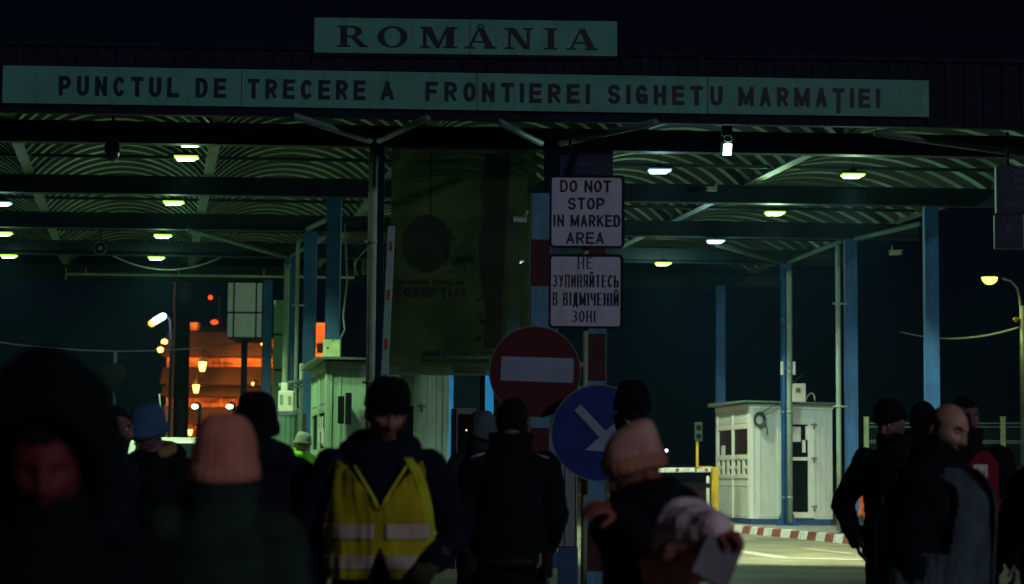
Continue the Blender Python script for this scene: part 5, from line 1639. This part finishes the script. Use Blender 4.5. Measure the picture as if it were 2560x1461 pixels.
    if collar == 'high':
        c0 = UP(Q(0, 0, 1.48)); r = .086 * s
        for i in range(20):
            a = 2 * math.pi * i / 20
            e = c0 + Vector((r * math.cos(a), r * math.sin(a) * .95, 0)); j.tube([e, e + Vector((.012 * math.cos(a), .012 * math.sin(a), .085 * s))], .020 * s, 8); j.sphere(e + Vector((.012 * math.cos(a), .012 * math.sin(a), .085 * s)), .020 * s, 8, 6)
    if collar == 'hood':            # hood lying on the shoulders
        c0 = UP(Q(0, .02, 1.475)); r = .125 * s
        for i in range(26):
            a = 2 * math.pi * i / 26
            yy = math.sin(a)
            e = c0 + Vector((r * math.cos(a), (r * .95 * yy + .015), .028 * s * (yy + .4)))
            j.sphere(e, (.048 + .024 * max(0, yy)) * s, 12, 8)
    jo = child('jacket', remesh(j, .012, 4, fold, px % 17), jm)
    # ---- trousers and shoes
    t_ = MB(); t_.loft([(0, 0, z * s, rx * s * fat, ry * s * fat) for z, rx, ry in ((.80, .16, .115), (.90, .172, .125), (1.0, .165, .12))], 28)
    for k, sd in (('L', 1), ('R', -1)):
        kn, an = Q(*LG[k][0]), Q(*LG[k][1])
        limb(t_, [Q(sd * .090, 0, .86), Q(sd * .092, 0, .84).lerp(kn, .45), kn, kn.lerp(an, .5), an - Vector((0, 0, .02))], [.100 * s * fat, .094 * s * fat, .076 * s, .072 * s, .068 * s])
    child('trousers', remesh(t_, .014, 3, .008, px % 11), tm)
    for k, sd in (('L', 1), ('R', -1)):
        an = Q(*LG[k][1]); sh = MB()
        limb(sh, [an + Q(0, .03, -.035), an + Q(sd * .008, -.08, -.045), an + Q(sd * .014, -.17, -.055)], [.050 * s, .046 * s, .036 * s])
        sh.box(an + Q(sd * .008, -.07, -.078), (.085 * s, .27 * s, .022 * s))
        child('shoe', remesh(sh, .010, 2), M_black)
    # ---- eyes and brows
    if eyes:
        for sx in (-1, 1):
            e = MB(); e.sphere(HM @ Vector((sx * .031 * hs * sx_head, -.0775 * hs, .008 * hs)), .0115 * hs, 12, 8); eo = child('eye', e, EYE_W)
            e = MB(); e.sphere(HM @ Vector((sx * .031 * hs * sx_head, -.0855 * hs, .007 * hs)), .0052 * hs, 10, 6); obj('iris', e, EYE_D, eo, sm=True, world=False)
            e = MB(); pts = [HM @ Vector((sx * x * hs * sx_head, y * hs, z * hs)) for x, y, z in ((.014, -.099, .026), (.030, -.0965, .033), (.047, -.083, .028))]; limb(e, pts, [.004, .0045, .003], 8); child('eyebrow', e, HAIR)
    # ---- hair
    if hair:
        nu, nv = 48, 30; vs = []; fs = []; keep = set()
        for i in range(nv + 1):
            a = math.pi * i / nv
            for k in range(nu):
                t = 2 * math.pi * k / nu
                x, y, z = math.sin(a) * math.sin(t), -math.sin(a) * math.cos(t), math.cos(a)
                rr = 1.07 + .02 * noise.noise(Vector((x * 4, y * 4, z * 4 + px)))
                if z < 0: rr *= (1 - .12 * z * z)
                vs.append(HM @ Vector((x * .080 * rr * hs, (y * .100 * rr + .004) * hs, z * .120 * rr * hs)))
        for i in range(nv):
            for k in range(nu):
                a = math.pi * (i + .5) / nv; t = 2 * math.pi * (k + .5) / nu
                x, y, z = math.sin(a) * math.sin(t), -math.sin(a) * math.cos(t), math.cos(a)
                front = y < .18 and z < (.62 if hair == 'short' else .55) + .1 * y
                if hair == 'bald': front = z > .34 + .35 * y or y < -.22 + .5 * max(0, -z)
                low = z < -.55
                if not front and not low:
                    k2 = (k + 1) % nu; fs.append((i * nu + k, i * nu + k2, (i + 1) * nu + k2, (i + 1) * nu + k))
        h = MB(); h.add(vs, fs); ho = child('hair', h, HAIR)
        md = ho.modifiers.new('thick', 'SOLIDIFY'); md.thickness = .008; md.offset = 1
    # ---- hats
    if hat:
        h = MB(); lip = {'low': -.022, 'mid': .006, 'high': .025}.get(hat[1], .005)
        kind = hat[0]
        n = 88; nv = 16
        vs = []; fs = []
        for i in range(nv + 1):
            f = i / nv
            z = lip + (.150 - lip) * math.sin(f * math.pi / 2) ** 1.0
            rr = math.cos(f * math.pi / 2) ** (.34 if kind == 'point' else (.40 if kind == 'slouch' else .5)) if f < 1 else 0.0
            zz = z
            for k in range(n):
                t = 2 * math.pi * k / n
                x, y = .0895 * rr * math.sin(t), -.110 * rr * math.cos(t)
                wob = .0022 * math.cos(22 * t) * (1 - f * .7)
                bk = max(0, -math.cos(t)) 
                z2 = zz - .032 * bk * (1 - f) + .0
                if kind == 'slouch': x *= 1.09; y = y * 1.06 + .028 * f * f; z2 += .014 * f + .012 * math.sin(3 * t + 1) * f * (1 - f)
                if kind == 'point': y += .050 * f * f; z2 += .020 * f ** 4 + .10 * max(0, y) * f
                vs.append(HM @ Vector(((x + wob * math.sin(t)) * hs, (y + .002) * hs - wob * math.cos(t), z2 * hs)))
        for i in range(nv):
            for k in range(n):
                k2 = (k + 1) % n; fs.append((i * n + k, i * n + k2, (i + 1) * n + k2, (i + 1) * n + k))
        fs.append(tuple(range(nv * n, nv * n + n)))
        h.add(vs, fs)
        # turned up cuff
        if hat[2]:
            nn = 88; vs = []; fs = []
            for i, (dz_, rr) in enumerate(((-.004, 1.0), (.0, 1.07), (.022, 1.085), (.045, 1.06), (.050, .98))):
                for k in range(nn):
                    t = 2 * math.pi * k / nn; bk = max(0, -math.cos(t))
                    rc = (rr * (1.09 if kind == 'slouch' else 1)) + .018 * math.cos(22 * t)
                    vs.append(HM @ Vector((.0895 * rc * math.sin(t) * hs, (-.110 * rc * math.cos(t) + .002) * hs, (lip + dz_ - .030 * bk) * hs)))
            for i in range(4):
                for k in range(nn):
                    k2 = (k + 1) % nn; fs.append((i * nn + k, i * nn + k2, (i + 1) * nn + k2, (i + 1) * nn + k))
            cf = MB(); cf.add(vs, fs)
        ho = child('hat', h, hatm)
        if hat[2]:
            co_ = obj('cuff', cf, hat[3] if len(hat) > 3 else hatm, ho, sm=True, world=False)
            md = co_.modifiers.new('thick', 'SOLIDIFY'); md.thickness = .009; md.offset = 0
        md = ho.modifiers.new('thick', 'SOLIDIFY'); md.thickness = .007; md.offset = 1
        sb = ho.modifiers.new('sub', 'SUBSURF'); sb.levels = 1; sb.render_levels = 1
    if hoodup:
        h = MB()
        h.sphere((0, 0, 0), (.112 * hs * hoodk, .132 * hs * hoodk, .155 * hs * hoodk), 32, 24, HM @ Matrix.Translation((0, .022 + .03 * (hoodk - 1), .10 * (hoodk - 1))))
        c0 = HM @ Vector((0, .02, -.10 * hs)); c1 = UP(Q(0, .01, 1.44))
        limb(h, [c0, c0.lerp(c1, .5), c1], [.095 * s, .105 * s, .14 * s])
        me = remesh(h, .010, 3, .008, px % 5)
        # open the face
        hi = HM.inverted()
        import bmesh
        bm = bmesh.new(); bm.from_mesh(me)
        kill = []
        for f in bm.faces:
            q = hi @ f.calc_center_median()
            if q.y < -.040 and (q.x / (.078 * hoodk)) ** 2 + ((q.z + .02) / (.125 * hoodk ** .5)) ** 2 < 1: kill.append(f)
        bmesh.ops.delete(bm, geom=kill, context='FACES'); bm.to_mesh(me); bm.free()
        smooth(me)
        ho = child('hood', me, hoodup)
        md = ho.modifiers.new('thick', 'SOLIDIFY'); md.thickness = .012; md.offset = -1
    if scarf:
        c = MB(); c0 = UP(Q(0, -.01, 1.475))
        for lv in range(3):
            for i in range(24):
                a = 2 * math.pi * i / 24
                r = (.105 - .008 * lv) * s
                c.sphere(c0 + Vector((r * math.cos(a), r * math.sin(a), (.0 + .045 * lv + .010 * math.sin(a * 2 + lv)) * s)), .040 * s, 12, 8)
        child('scarf', remesh(c, .010, 3, .012, 3), scarf)
    if gl:
        for k in gl[1]:
            sh, el, wr, hd, pn, cu, sd = AR[k]
            q = MB(); hand_geo(q, wr, hd, pn, sd, cu, hs, 1.35); limb(q, [wr - hd.normalized() * .04, wr + hd.normalized() * .015], [.042 * s, .036 * s])
            child('glove', remesh(q, .0065, 2), gl[0])
    return root, dict(s=s, hs=hs, HM=HM, AR=AR, UP=UP, Q=Q, jr=jr, F=F, child=child, g=g)

def torso_shell(I, extra, z0, z1, keep, n=200, nz=40, off=0.0):
    nz = nz * 3
    """grid wrapped round the jacket's torso; keep(x, z, t) chooses the faces; t = angle, 0 at the front, + to the wearer's left"""
    s, F, jr, UP = I['s'], I['F'], I['jr'], I['UP']
    def prof(z):
        for (a, ra, qa), (b, rb, qb) in zip(jr, jr[1:]):
            if a <= z <= b:
                f = (z - a) / (b - a); return ra + (rb - ra) * f, qa + (qb - qa) * f
        return (jr[0][1], jr[0][2]) if z < jr[0][0] else (jr[-1][1], jr[-1][2])
    m = MB(); vs = []; fs = []
    for j in range(nz + 1):
        z = z0 + (z1 - z0) * j / nz
        rx, ry = prof(z)
        for k in range(n):
            t = -math.pi + 2 * math.pi * k / n
            wv = .012 * noise.noise(Vector((math.sin(t) * 4, math.cos(t) * 4, z * 6))) + .010 * noise.noise(Vector((math.sin(t) * 9, math.cos(t) * 9, z * 5 + t * 2)))
            vs.append(UP(Vector((math.sin(t) * (rx * F + extra + off + wv), -math.cos(t) * (ry * F + extra + off + wv), z)) * s))
    for j in range(nz):
        for k in range(n):
            z = z0 + (z1 - z0) * (j + .5) / nz; t = -math.pi + 2 * math.pi * (k + .5) / n
            rx, ry = prof(z)
            if keep(math.sin(t) * rx, z, t):
                k2 = (k + 1) % n
                fs.append((j * n + k, j * n + k2, (j + 1) * n + k2, (j + 1) * n + k))
    m.add(vs, fs)
    return m

C_black = cloth('black_fabric', (.004, .005, .010)); C_navy = cloth('navy_fabric', (.005, .008, .022)); C_char = cloth('charcoal_fabric', (.018, .020, .026))
C_dgreen = cloth('dark_green_fabric', (.016, .034, .031)); C_olive = cloth('olive_black', (.010, .014, .012)); C_blk_hat = cloth('black_knit', (.005, .006, .012), bs=220, bump=.8)
C_pink = cloth('coral_knit', (.86, .31, .26), .3, 200, .9); C_pink2 = cloth('peach_knit', (.86, .46, .43), .3, 200, .9)
C_orng = cloth('rust_knit', (.66, .27, .20), .2, 200, .9); C_bluehat = cloth('blue_knit', (.06, .16, .34), .2, 220, .9); C_greyhat = cloth('grey_knit', (.10, .15, .19), .2, 220, .9); C_pale_hat = cloth('pale_knit', (.36, .42, .34), .2, 220, .9)
C_vest = cloth('safety_yellow', (.32, .27, .012), .3, 160, .2); C_tape = mat('reflective_tape', (.38, .30, .29), .5, var=.2, scale=20)
C_neon = cloth('neon_green', (.20, .58, .05), .2, 90, .3); C_red = cloth('dark_red_fabric', (.17, .012, .028), .2); C_lav = cloth('lavender_fabric', (.84, .64, .78), .2, 60, .5, 6)
C_greyvest = cloth('grey_blue_fabric', (.055, .08, .115), .35, 60, .6); C_tan = cloth('tan_fleece', (.22, .17, .08), .3); C_glove = cloth('work_glove', (.05, .055, .022), .4)
C_salmon = cloth('salmon_cuff', (.70, .30, .25), .3)

# --- nearest, far left: blurred man in dark knit hat
person('blurred dark figure nearest the camera with ruddy face inside a big black hood', 118, 1042, 4.25, 6, C_black, C_black, SKR, head=(2, 6, -3), hoodup=C_blk_hat, hoodk=1.42, hatrise=0.0, collar='high', puff=1.2, gz=G(4.25) - .05, hair='short', eyes=False)
# --- man in profile behind him and the blue beanie
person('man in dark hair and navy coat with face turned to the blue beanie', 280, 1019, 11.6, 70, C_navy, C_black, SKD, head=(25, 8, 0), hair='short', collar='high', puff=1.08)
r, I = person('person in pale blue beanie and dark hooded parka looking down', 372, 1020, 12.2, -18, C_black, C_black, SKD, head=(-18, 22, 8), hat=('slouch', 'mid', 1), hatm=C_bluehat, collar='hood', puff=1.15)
h = MB(); c0 = Vector((0, .0, 1.50)) * I['s']
for i in range(17):
    a = R(-35 + 150 * i / 16); h.sphere(c0 + Vector((.125 * math.cos(a), .105 * math.sin(a) - .02, .035 + .03 * math.sin(a))) * I['s'], .034, 10, 8)
I['child']('hood_lining', remesh(h, .010, 2, .008, 2), C_tan)
# --- coral hat from behind
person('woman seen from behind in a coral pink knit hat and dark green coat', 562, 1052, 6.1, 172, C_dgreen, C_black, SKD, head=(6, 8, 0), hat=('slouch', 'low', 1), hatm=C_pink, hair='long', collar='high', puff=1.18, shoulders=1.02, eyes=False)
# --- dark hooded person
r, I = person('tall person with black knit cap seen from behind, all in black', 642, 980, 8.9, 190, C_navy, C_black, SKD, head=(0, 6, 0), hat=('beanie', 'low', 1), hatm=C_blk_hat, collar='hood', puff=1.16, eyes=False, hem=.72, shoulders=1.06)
m = torso_shell(I, .012, .70, .745, lambda x, z, t: True, nz=3)
o = I['child']('hem_band', m, mat('hem_pale', (.42, .46, .44), .5)); md = o.modifiers.new('t', 'SOLIDIFY'); md.thickness = .006
# --- yellow vest man
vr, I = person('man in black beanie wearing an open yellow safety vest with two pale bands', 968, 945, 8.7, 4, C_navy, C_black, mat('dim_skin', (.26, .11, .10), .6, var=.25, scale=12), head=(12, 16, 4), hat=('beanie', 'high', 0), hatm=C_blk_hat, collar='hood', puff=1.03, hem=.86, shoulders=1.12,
    arms={'R': ((-.30, .06, 1.14), (-.28, -.02, .90), (.15, -.2, -1), (1, 0, 0), .35), 'L': ((.32, .05, 1.15), (.225, -.19, 1.04), (-.55, -.65, -.55), (-.3, .2, -1), .75)}, gl=(C_glove, 'LR'))
def vest_keep(x, z, t):
    ax = abs(x)
    front = abs(t) < math.pi / 2
    if ax > .168 - .02 * max(0, 1.15 - z): return False
    if z > 1.19 and ax > .150 - .05 * max(0, (z - 1.19) / .25) + .03: return False          # armholes
    if front:
        v = max(0, (z - 1.25) * .62)                         # V neck
        if ax < v: return False
        if z < 1.10 and ax < (1.10 - z) * .28: return False  # gap at the hem
        if z > 1.44: return False
    else:
        if z > 1.43 and ax < .1: return False
    # rounded front corners
    return True
sh = torso_shell(I, .052, .965, 1.475, vest_keep, nz=60)
vo = I['child']('vest', sh, C_vest); md = vo.modifiers.new('t', 'SOLIDIFY'); md.thickness = .006
tp = MB()
for a, b in ((1.005, 1.06), (1.125, 1.185)):
    q = torso_shell(I, .059, a, b, lambda x, z, t: vest_keep(x, z, t) and not (abs(t) < math.pi / 2 and abs(x) < .02), nz=4)
    tp.add(q.v, q.f)
o = obj('reflective_band', tp, C_tape, vo, sm=True, world=False); md = o.modifiers.new('t', 'SOLIDIFY'); md.thickness = .003
# rim light painted as bright yellow tubes along the vest edges
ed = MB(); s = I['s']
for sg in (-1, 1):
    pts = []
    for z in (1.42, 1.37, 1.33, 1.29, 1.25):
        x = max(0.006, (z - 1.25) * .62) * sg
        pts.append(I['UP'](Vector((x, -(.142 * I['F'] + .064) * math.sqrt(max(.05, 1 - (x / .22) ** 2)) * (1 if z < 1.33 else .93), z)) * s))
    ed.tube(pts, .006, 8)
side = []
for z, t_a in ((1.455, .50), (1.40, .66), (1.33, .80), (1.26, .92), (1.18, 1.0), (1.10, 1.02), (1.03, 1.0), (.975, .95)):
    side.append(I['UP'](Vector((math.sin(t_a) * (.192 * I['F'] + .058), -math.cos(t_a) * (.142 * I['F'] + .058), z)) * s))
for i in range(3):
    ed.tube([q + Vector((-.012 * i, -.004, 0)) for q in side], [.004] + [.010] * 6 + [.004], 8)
obj('vest_lit_edge', ed, mat('vest_rim_light', (.48, .55, .02), .6), vo, sm=True, world=False)
zp = MB(); q = I['UP'](Vector((0, -.142 * I['F'] - .012, 1.15)) * s); zp.box(q, (.02, .02, .05)); I['child']('zip_pull', zp, mat('zip_blue', (.02, .06, .35), .4))
# --- officer from behind
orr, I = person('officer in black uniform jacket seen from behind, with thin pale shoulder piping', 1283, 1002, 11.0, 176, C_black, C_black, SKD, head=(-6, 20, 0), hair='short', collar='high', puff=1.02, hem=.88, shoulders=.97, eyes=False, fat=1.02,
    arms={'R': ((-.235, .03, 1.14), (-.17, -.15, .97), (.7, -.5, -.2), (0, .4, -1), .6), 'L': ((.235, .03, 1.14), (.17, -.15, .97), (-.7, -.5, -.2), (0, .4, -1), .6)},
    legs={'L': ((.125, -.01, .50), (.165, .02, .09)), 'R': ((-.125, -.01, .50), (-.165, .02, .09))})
pi_ = MB(); s = I['s']
for sg in (-1, 1):
    pi_.bar(Vector((sg * .13, .075, 1.475)) * s, Vector((sg * .20, .085, 1.452)) * s, .012, .008)
I['child']('shoulder_piping', pi_, mat('piping_pale', (.30, .34, .42), .5))
bl = MB(); bl.loft([(0, 0, .90 * s, .215 * s, .165 * s), (0, 0, .945 * s, .215 * s, .165 * s)], 36); bo_ = I['child']('belt', bl, M_black)
for x, hgt, nm in ((-.20, .13, 'radio'), (.19, .10, 'pouch')):
    q = MB(); q.box(Vector((x * s, .09, .91 * s)), (.05, .05, hgt)); obj(nm, q, M_black, bo_, world=False, bevel=.008)
q = MB(); q.tube([Vector((-.165, .155, .97)) * s, Vector((-.165, .165, .92)) * s, Vector((-.15, .165, .90)) * s], .006, 6); obj('key_ring', q, M_pipe, bo_, world=False)
# --- grey beanie man half hidden behind the officer
person('man in grey beanie mostly hidden behind the officer shoulder', 1209, 1027, 14.6, -150, C_char, C_black, SKD, head=(10, 0, 0), hat=('beanie', 'low', 0), hatm=C_greyhat, collar='high', eyes=False)
# --- dark hatted silhouette by the blue sign
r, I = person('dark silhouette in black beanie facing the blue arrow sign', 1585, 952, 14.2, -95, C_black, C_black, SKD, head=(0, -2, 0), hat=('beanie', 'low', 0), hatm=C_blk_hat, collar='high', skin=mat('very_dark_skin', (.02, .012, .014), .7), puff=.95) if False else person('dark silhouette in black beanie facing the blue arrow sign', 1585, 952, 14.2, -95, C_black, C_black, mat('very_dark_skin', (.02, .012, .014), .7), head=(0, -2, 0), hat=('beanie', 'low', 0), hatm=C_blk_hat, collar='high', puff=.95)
q = MB(); q.box(I['UP'](Vector((.10, -.02, 1.535)) * I['s']), (.012, .05, .05)); I['child']('collar_patch', q, mat('patch_pale', (.35, .42, .5), .6))
# --- peach hat woman with clipboard
wr_, I = person('woman in a pointed peach knit hat and dark scarf holding a clipboard', 1592, 1080, 7.4, -30, C_black, C_black, mat('warm_skin', (.22, .065, .055), .6, var=.2), head=(-46, 20, 6), hat=('point', 'high', 1, C_orng), hatm=C_pink2, collar='hood', puff=1.10, scarf=C_black, hem=.74,
    arms={'L': ('world', at(1672, 1356, 7.20), at(1748, 1322, 7.0), (.75, -.35, -.25), (-.2, .2, -1), .9), 'R': ('world', at(1562, 1345, 7.2), at(1508, 1275, 7.05), (-.8, -.5, .1), (.3, .6, -.7), .6)})
s = I['s']
# pale sleeve and salmon cuff over the near arm
sh, el, wrs, hd, pn, cu, sd = I['AR']['L']
q = MB(); limb(q, [sh.lerp(el, .22), sh.lerp(el, .6), el, el.lerp(wrs, .5), wrs], [.135 * s, .155 * s, .145 * s, .120 * s, .070 * s]); I['child']('pale_sleeve', remesh(q, .010, 3, .010, 4, 9), C_lav)
q = MB(); a = el.lerp(wrs, -.15) + Vector((-.02, -.03, -.075)); b = el.lerp(wrs, .75) + Vector((0, -.02, -.055)); limb(q, [a, a.lerp(b, .5), b], [.118 * s, .112 * s, .07 * s]); I['child']('salmon_underside', remesh(q, .010, 3, .01, 6), C_salmon)
hp = wrs + hd.normalized() * .10 + Vector((0, 0, -.02))
# --- right hand group
person('man in black hooded jacket with hands in pockets looking down near the fence', 2226, 1000, 13.4, -20, C_black, C_black, SKD, head=(-20, 16, 0), hat=('beanie', 'high', 0), hatm=C_blk_hat, collar='high', puff=1.05, hem=.80,
    arms={'R': ((-.345, .08, 1.14), (-.235, -.06, .93), (.3, -.5, -.8), (1, 0, 0), .3), 'L': ((.33, .08, 1.14), (.225, -.06, .93), (-.3, -.5, -.8), (-1, 0, 0), .3)})
person('dark haired person in black between the hooded man and the bald man', 2308, 1006, 13.6, 160, C_black, C_black, SKD, head=(0, 0, 0), hair='short', collar='high', eyes=False)
r, I = person('dark haired person in a dark red vest with white chest patch behind the bald man', 2408, 994, 11.9, -8, C_black, C_black, SKD, head=(20, 5, 0), hair='short', collar='high', puff=1.06, shoulders=1.06)
sh = torso_shell(I, .030, .95, 1.46, lambda x, z, t: not (z > 1.2 and abs(x) > .15) and not (abs(t) < 1.5 and abs(x) < (z - 1.36) * .6), nz=40)
vo = I['child']('vest', sh, C_red); md = vo.modifiers.new('t', 'SOLIDIFY'); md.thickness = .006
s = I['s']
o_ = Vector((.045, -.142 * I['F'] - .048, 1.29)) * s
q = MB(); q.prism([(0, 0), (.075, .0), (.075, .10), (0, .10)], o_, X1, Z1, N1, 0, .004); po = obj('chest_patch', q, M_paper, vo, world=False)
q = MB(); write(q, 'N', o_, X1, Z1, N1, .016, .060, .032, .066, bold=.04, fill=.9, lift=.006); obj('patch_letter', q, M_letter, vo, world=False)
q = MB(); q.prism([(.085, -.245), (.155, -.215), (.145, -.135), (.075, -.165)], o_ + Vector((0, .0, 0)), X1, Z1, N1, 0, .004); obj('lower_patch', q, M_paper, vo, world=False)
# bald man
r, I = person('bald man in grey blue sleeveless vest over black, looking aside', 2366, 1012, 9.1, 62, C_black, C_black, SK, head=(-24, 14, 6), hair='bald', collar='high', puff=1.2, hem=.74, fat=1.28, shoulders=1.08, sx_head=1.0, lean=.04)
sh = torso_shell(I, .042, .72, 1.475, lambda x, z, t: not (z > 1.10 and abs(x) > .150 - .08 * max(0, z - 1.25)) and not (abs(t) < .12 + max(0, (z - 1.34) * 4)), nz=56)
vo = I['child']('vest', sh, C_greyvest); md = vo.modifiers.new('t', 'SOLIDIFY'); md.thickness = .012
s = I['s']
# sleeve at the edge
r, I = person('person in dark coat with a pale reflective cuff, mostly outside the picture', 2640, 1000, 9.0, -60, C_black, C_black, SKD, hat=('beanie', 'mid', 0), hatm=C_blk_hat, collar='high', arms={'R': ((-.32, .0, 1.16), (-.34, -.2, .98), (-.3, -.8, -.2), (1, 0, 0), .3)})
sh, el, wrs, hd, pn, cu, sd = I['AR']['R']
q = MB(); q.tube([el.lerp(wrs, .62), el.lerp(wrs, .82)], [.068, .063], 20); I['child']('cuff_band', q, C_tape)
# neon jacket by the booth
person('person in neon green jacket and pale beanie beside the green booth window', 756, 1084, 30.0, 38, C_neon, C_char, SK, head=(30, 14, 0), hat=('slouch', 'mid', 1), hatm=C_pale_hat, collar='hood', puff=1.12, gz=G(30.0) + .02, hem=.78)

# --- clipboard and papers held by the woman
cb = thing('clipboard', 'dark clipboard with pale papers held by the woman in the peach hat', 'clipboard', at(1775, 1390, 6.95))
c = at(1792, 1400, 6.95)
Rb = Matrix.Rotation(R(32), 4, 'Y') @ Matrix.Rotation(R(62), 4, 'X') @ Matrix.Rotation(R(4), 4, 'Z')
m = MB(); m.hexa([c + Rb @ (Vector(q) * .66) for q in ((-.10, -.14, 0), (.10, -.14, 0), (.10, .14, 0), (-.10, .14, 0), (-.10, -.14, .006), (.10, -.14, .006), (.10, .14, .006), (-.10, .14, .006))]); obj('board', m, M_black, cb, bevel=.002)
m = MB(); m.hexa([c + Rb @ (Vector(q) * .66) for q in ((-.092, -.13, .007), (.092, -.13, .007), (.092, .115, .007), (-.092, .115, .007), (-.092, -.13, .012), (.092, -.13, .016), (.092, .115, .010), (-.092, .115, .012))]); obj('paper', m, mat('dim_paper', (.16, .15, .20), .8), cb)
m = MB(); m.hexa([c + Rb @ (Vector(q) * .66) for q in ((-.04, .115, .007), (.04, .115, .007), (.04, .14, .007), (-.04, .14, .007), (-.035, .118, .022), (.035, .118, .022), (.035, .138, .018), (-.035, .138, .018))]); obj('clip', m, M_pipe, cb)
# ================================================================== NIGHT AIR
hz = MB()
hz.box((0, 62, 6.5), (90, 150, 17))
me = hz.mesh('haze')
hm = bpy.data.materials.new('haze_air'); hm.use_nodes = True
nt = hm.node_tree; nt.nodes.remove(nt.nodes['Principled BSDF'])
pv = nt.nodes.new('ShaderNodeVolumePrincipled')
pv.inputs['Color'].default_value = (.16, .55, .80, 1); pv.inputs['Density'].default_value = 0.00068; pv.inputs['Anisotropy'].default_value = .3
nt.links.new(pv.outputs[0], nt.nodes['Material Output'].inputs['Volume'])
me.materials.append(hm)
ho = bpy.data.objects.new('haze', me); COL.objects.link(ho); ho['kind'] = 'stuff'; ho['label'] = 'thin night mist lit by the canopy lamps'
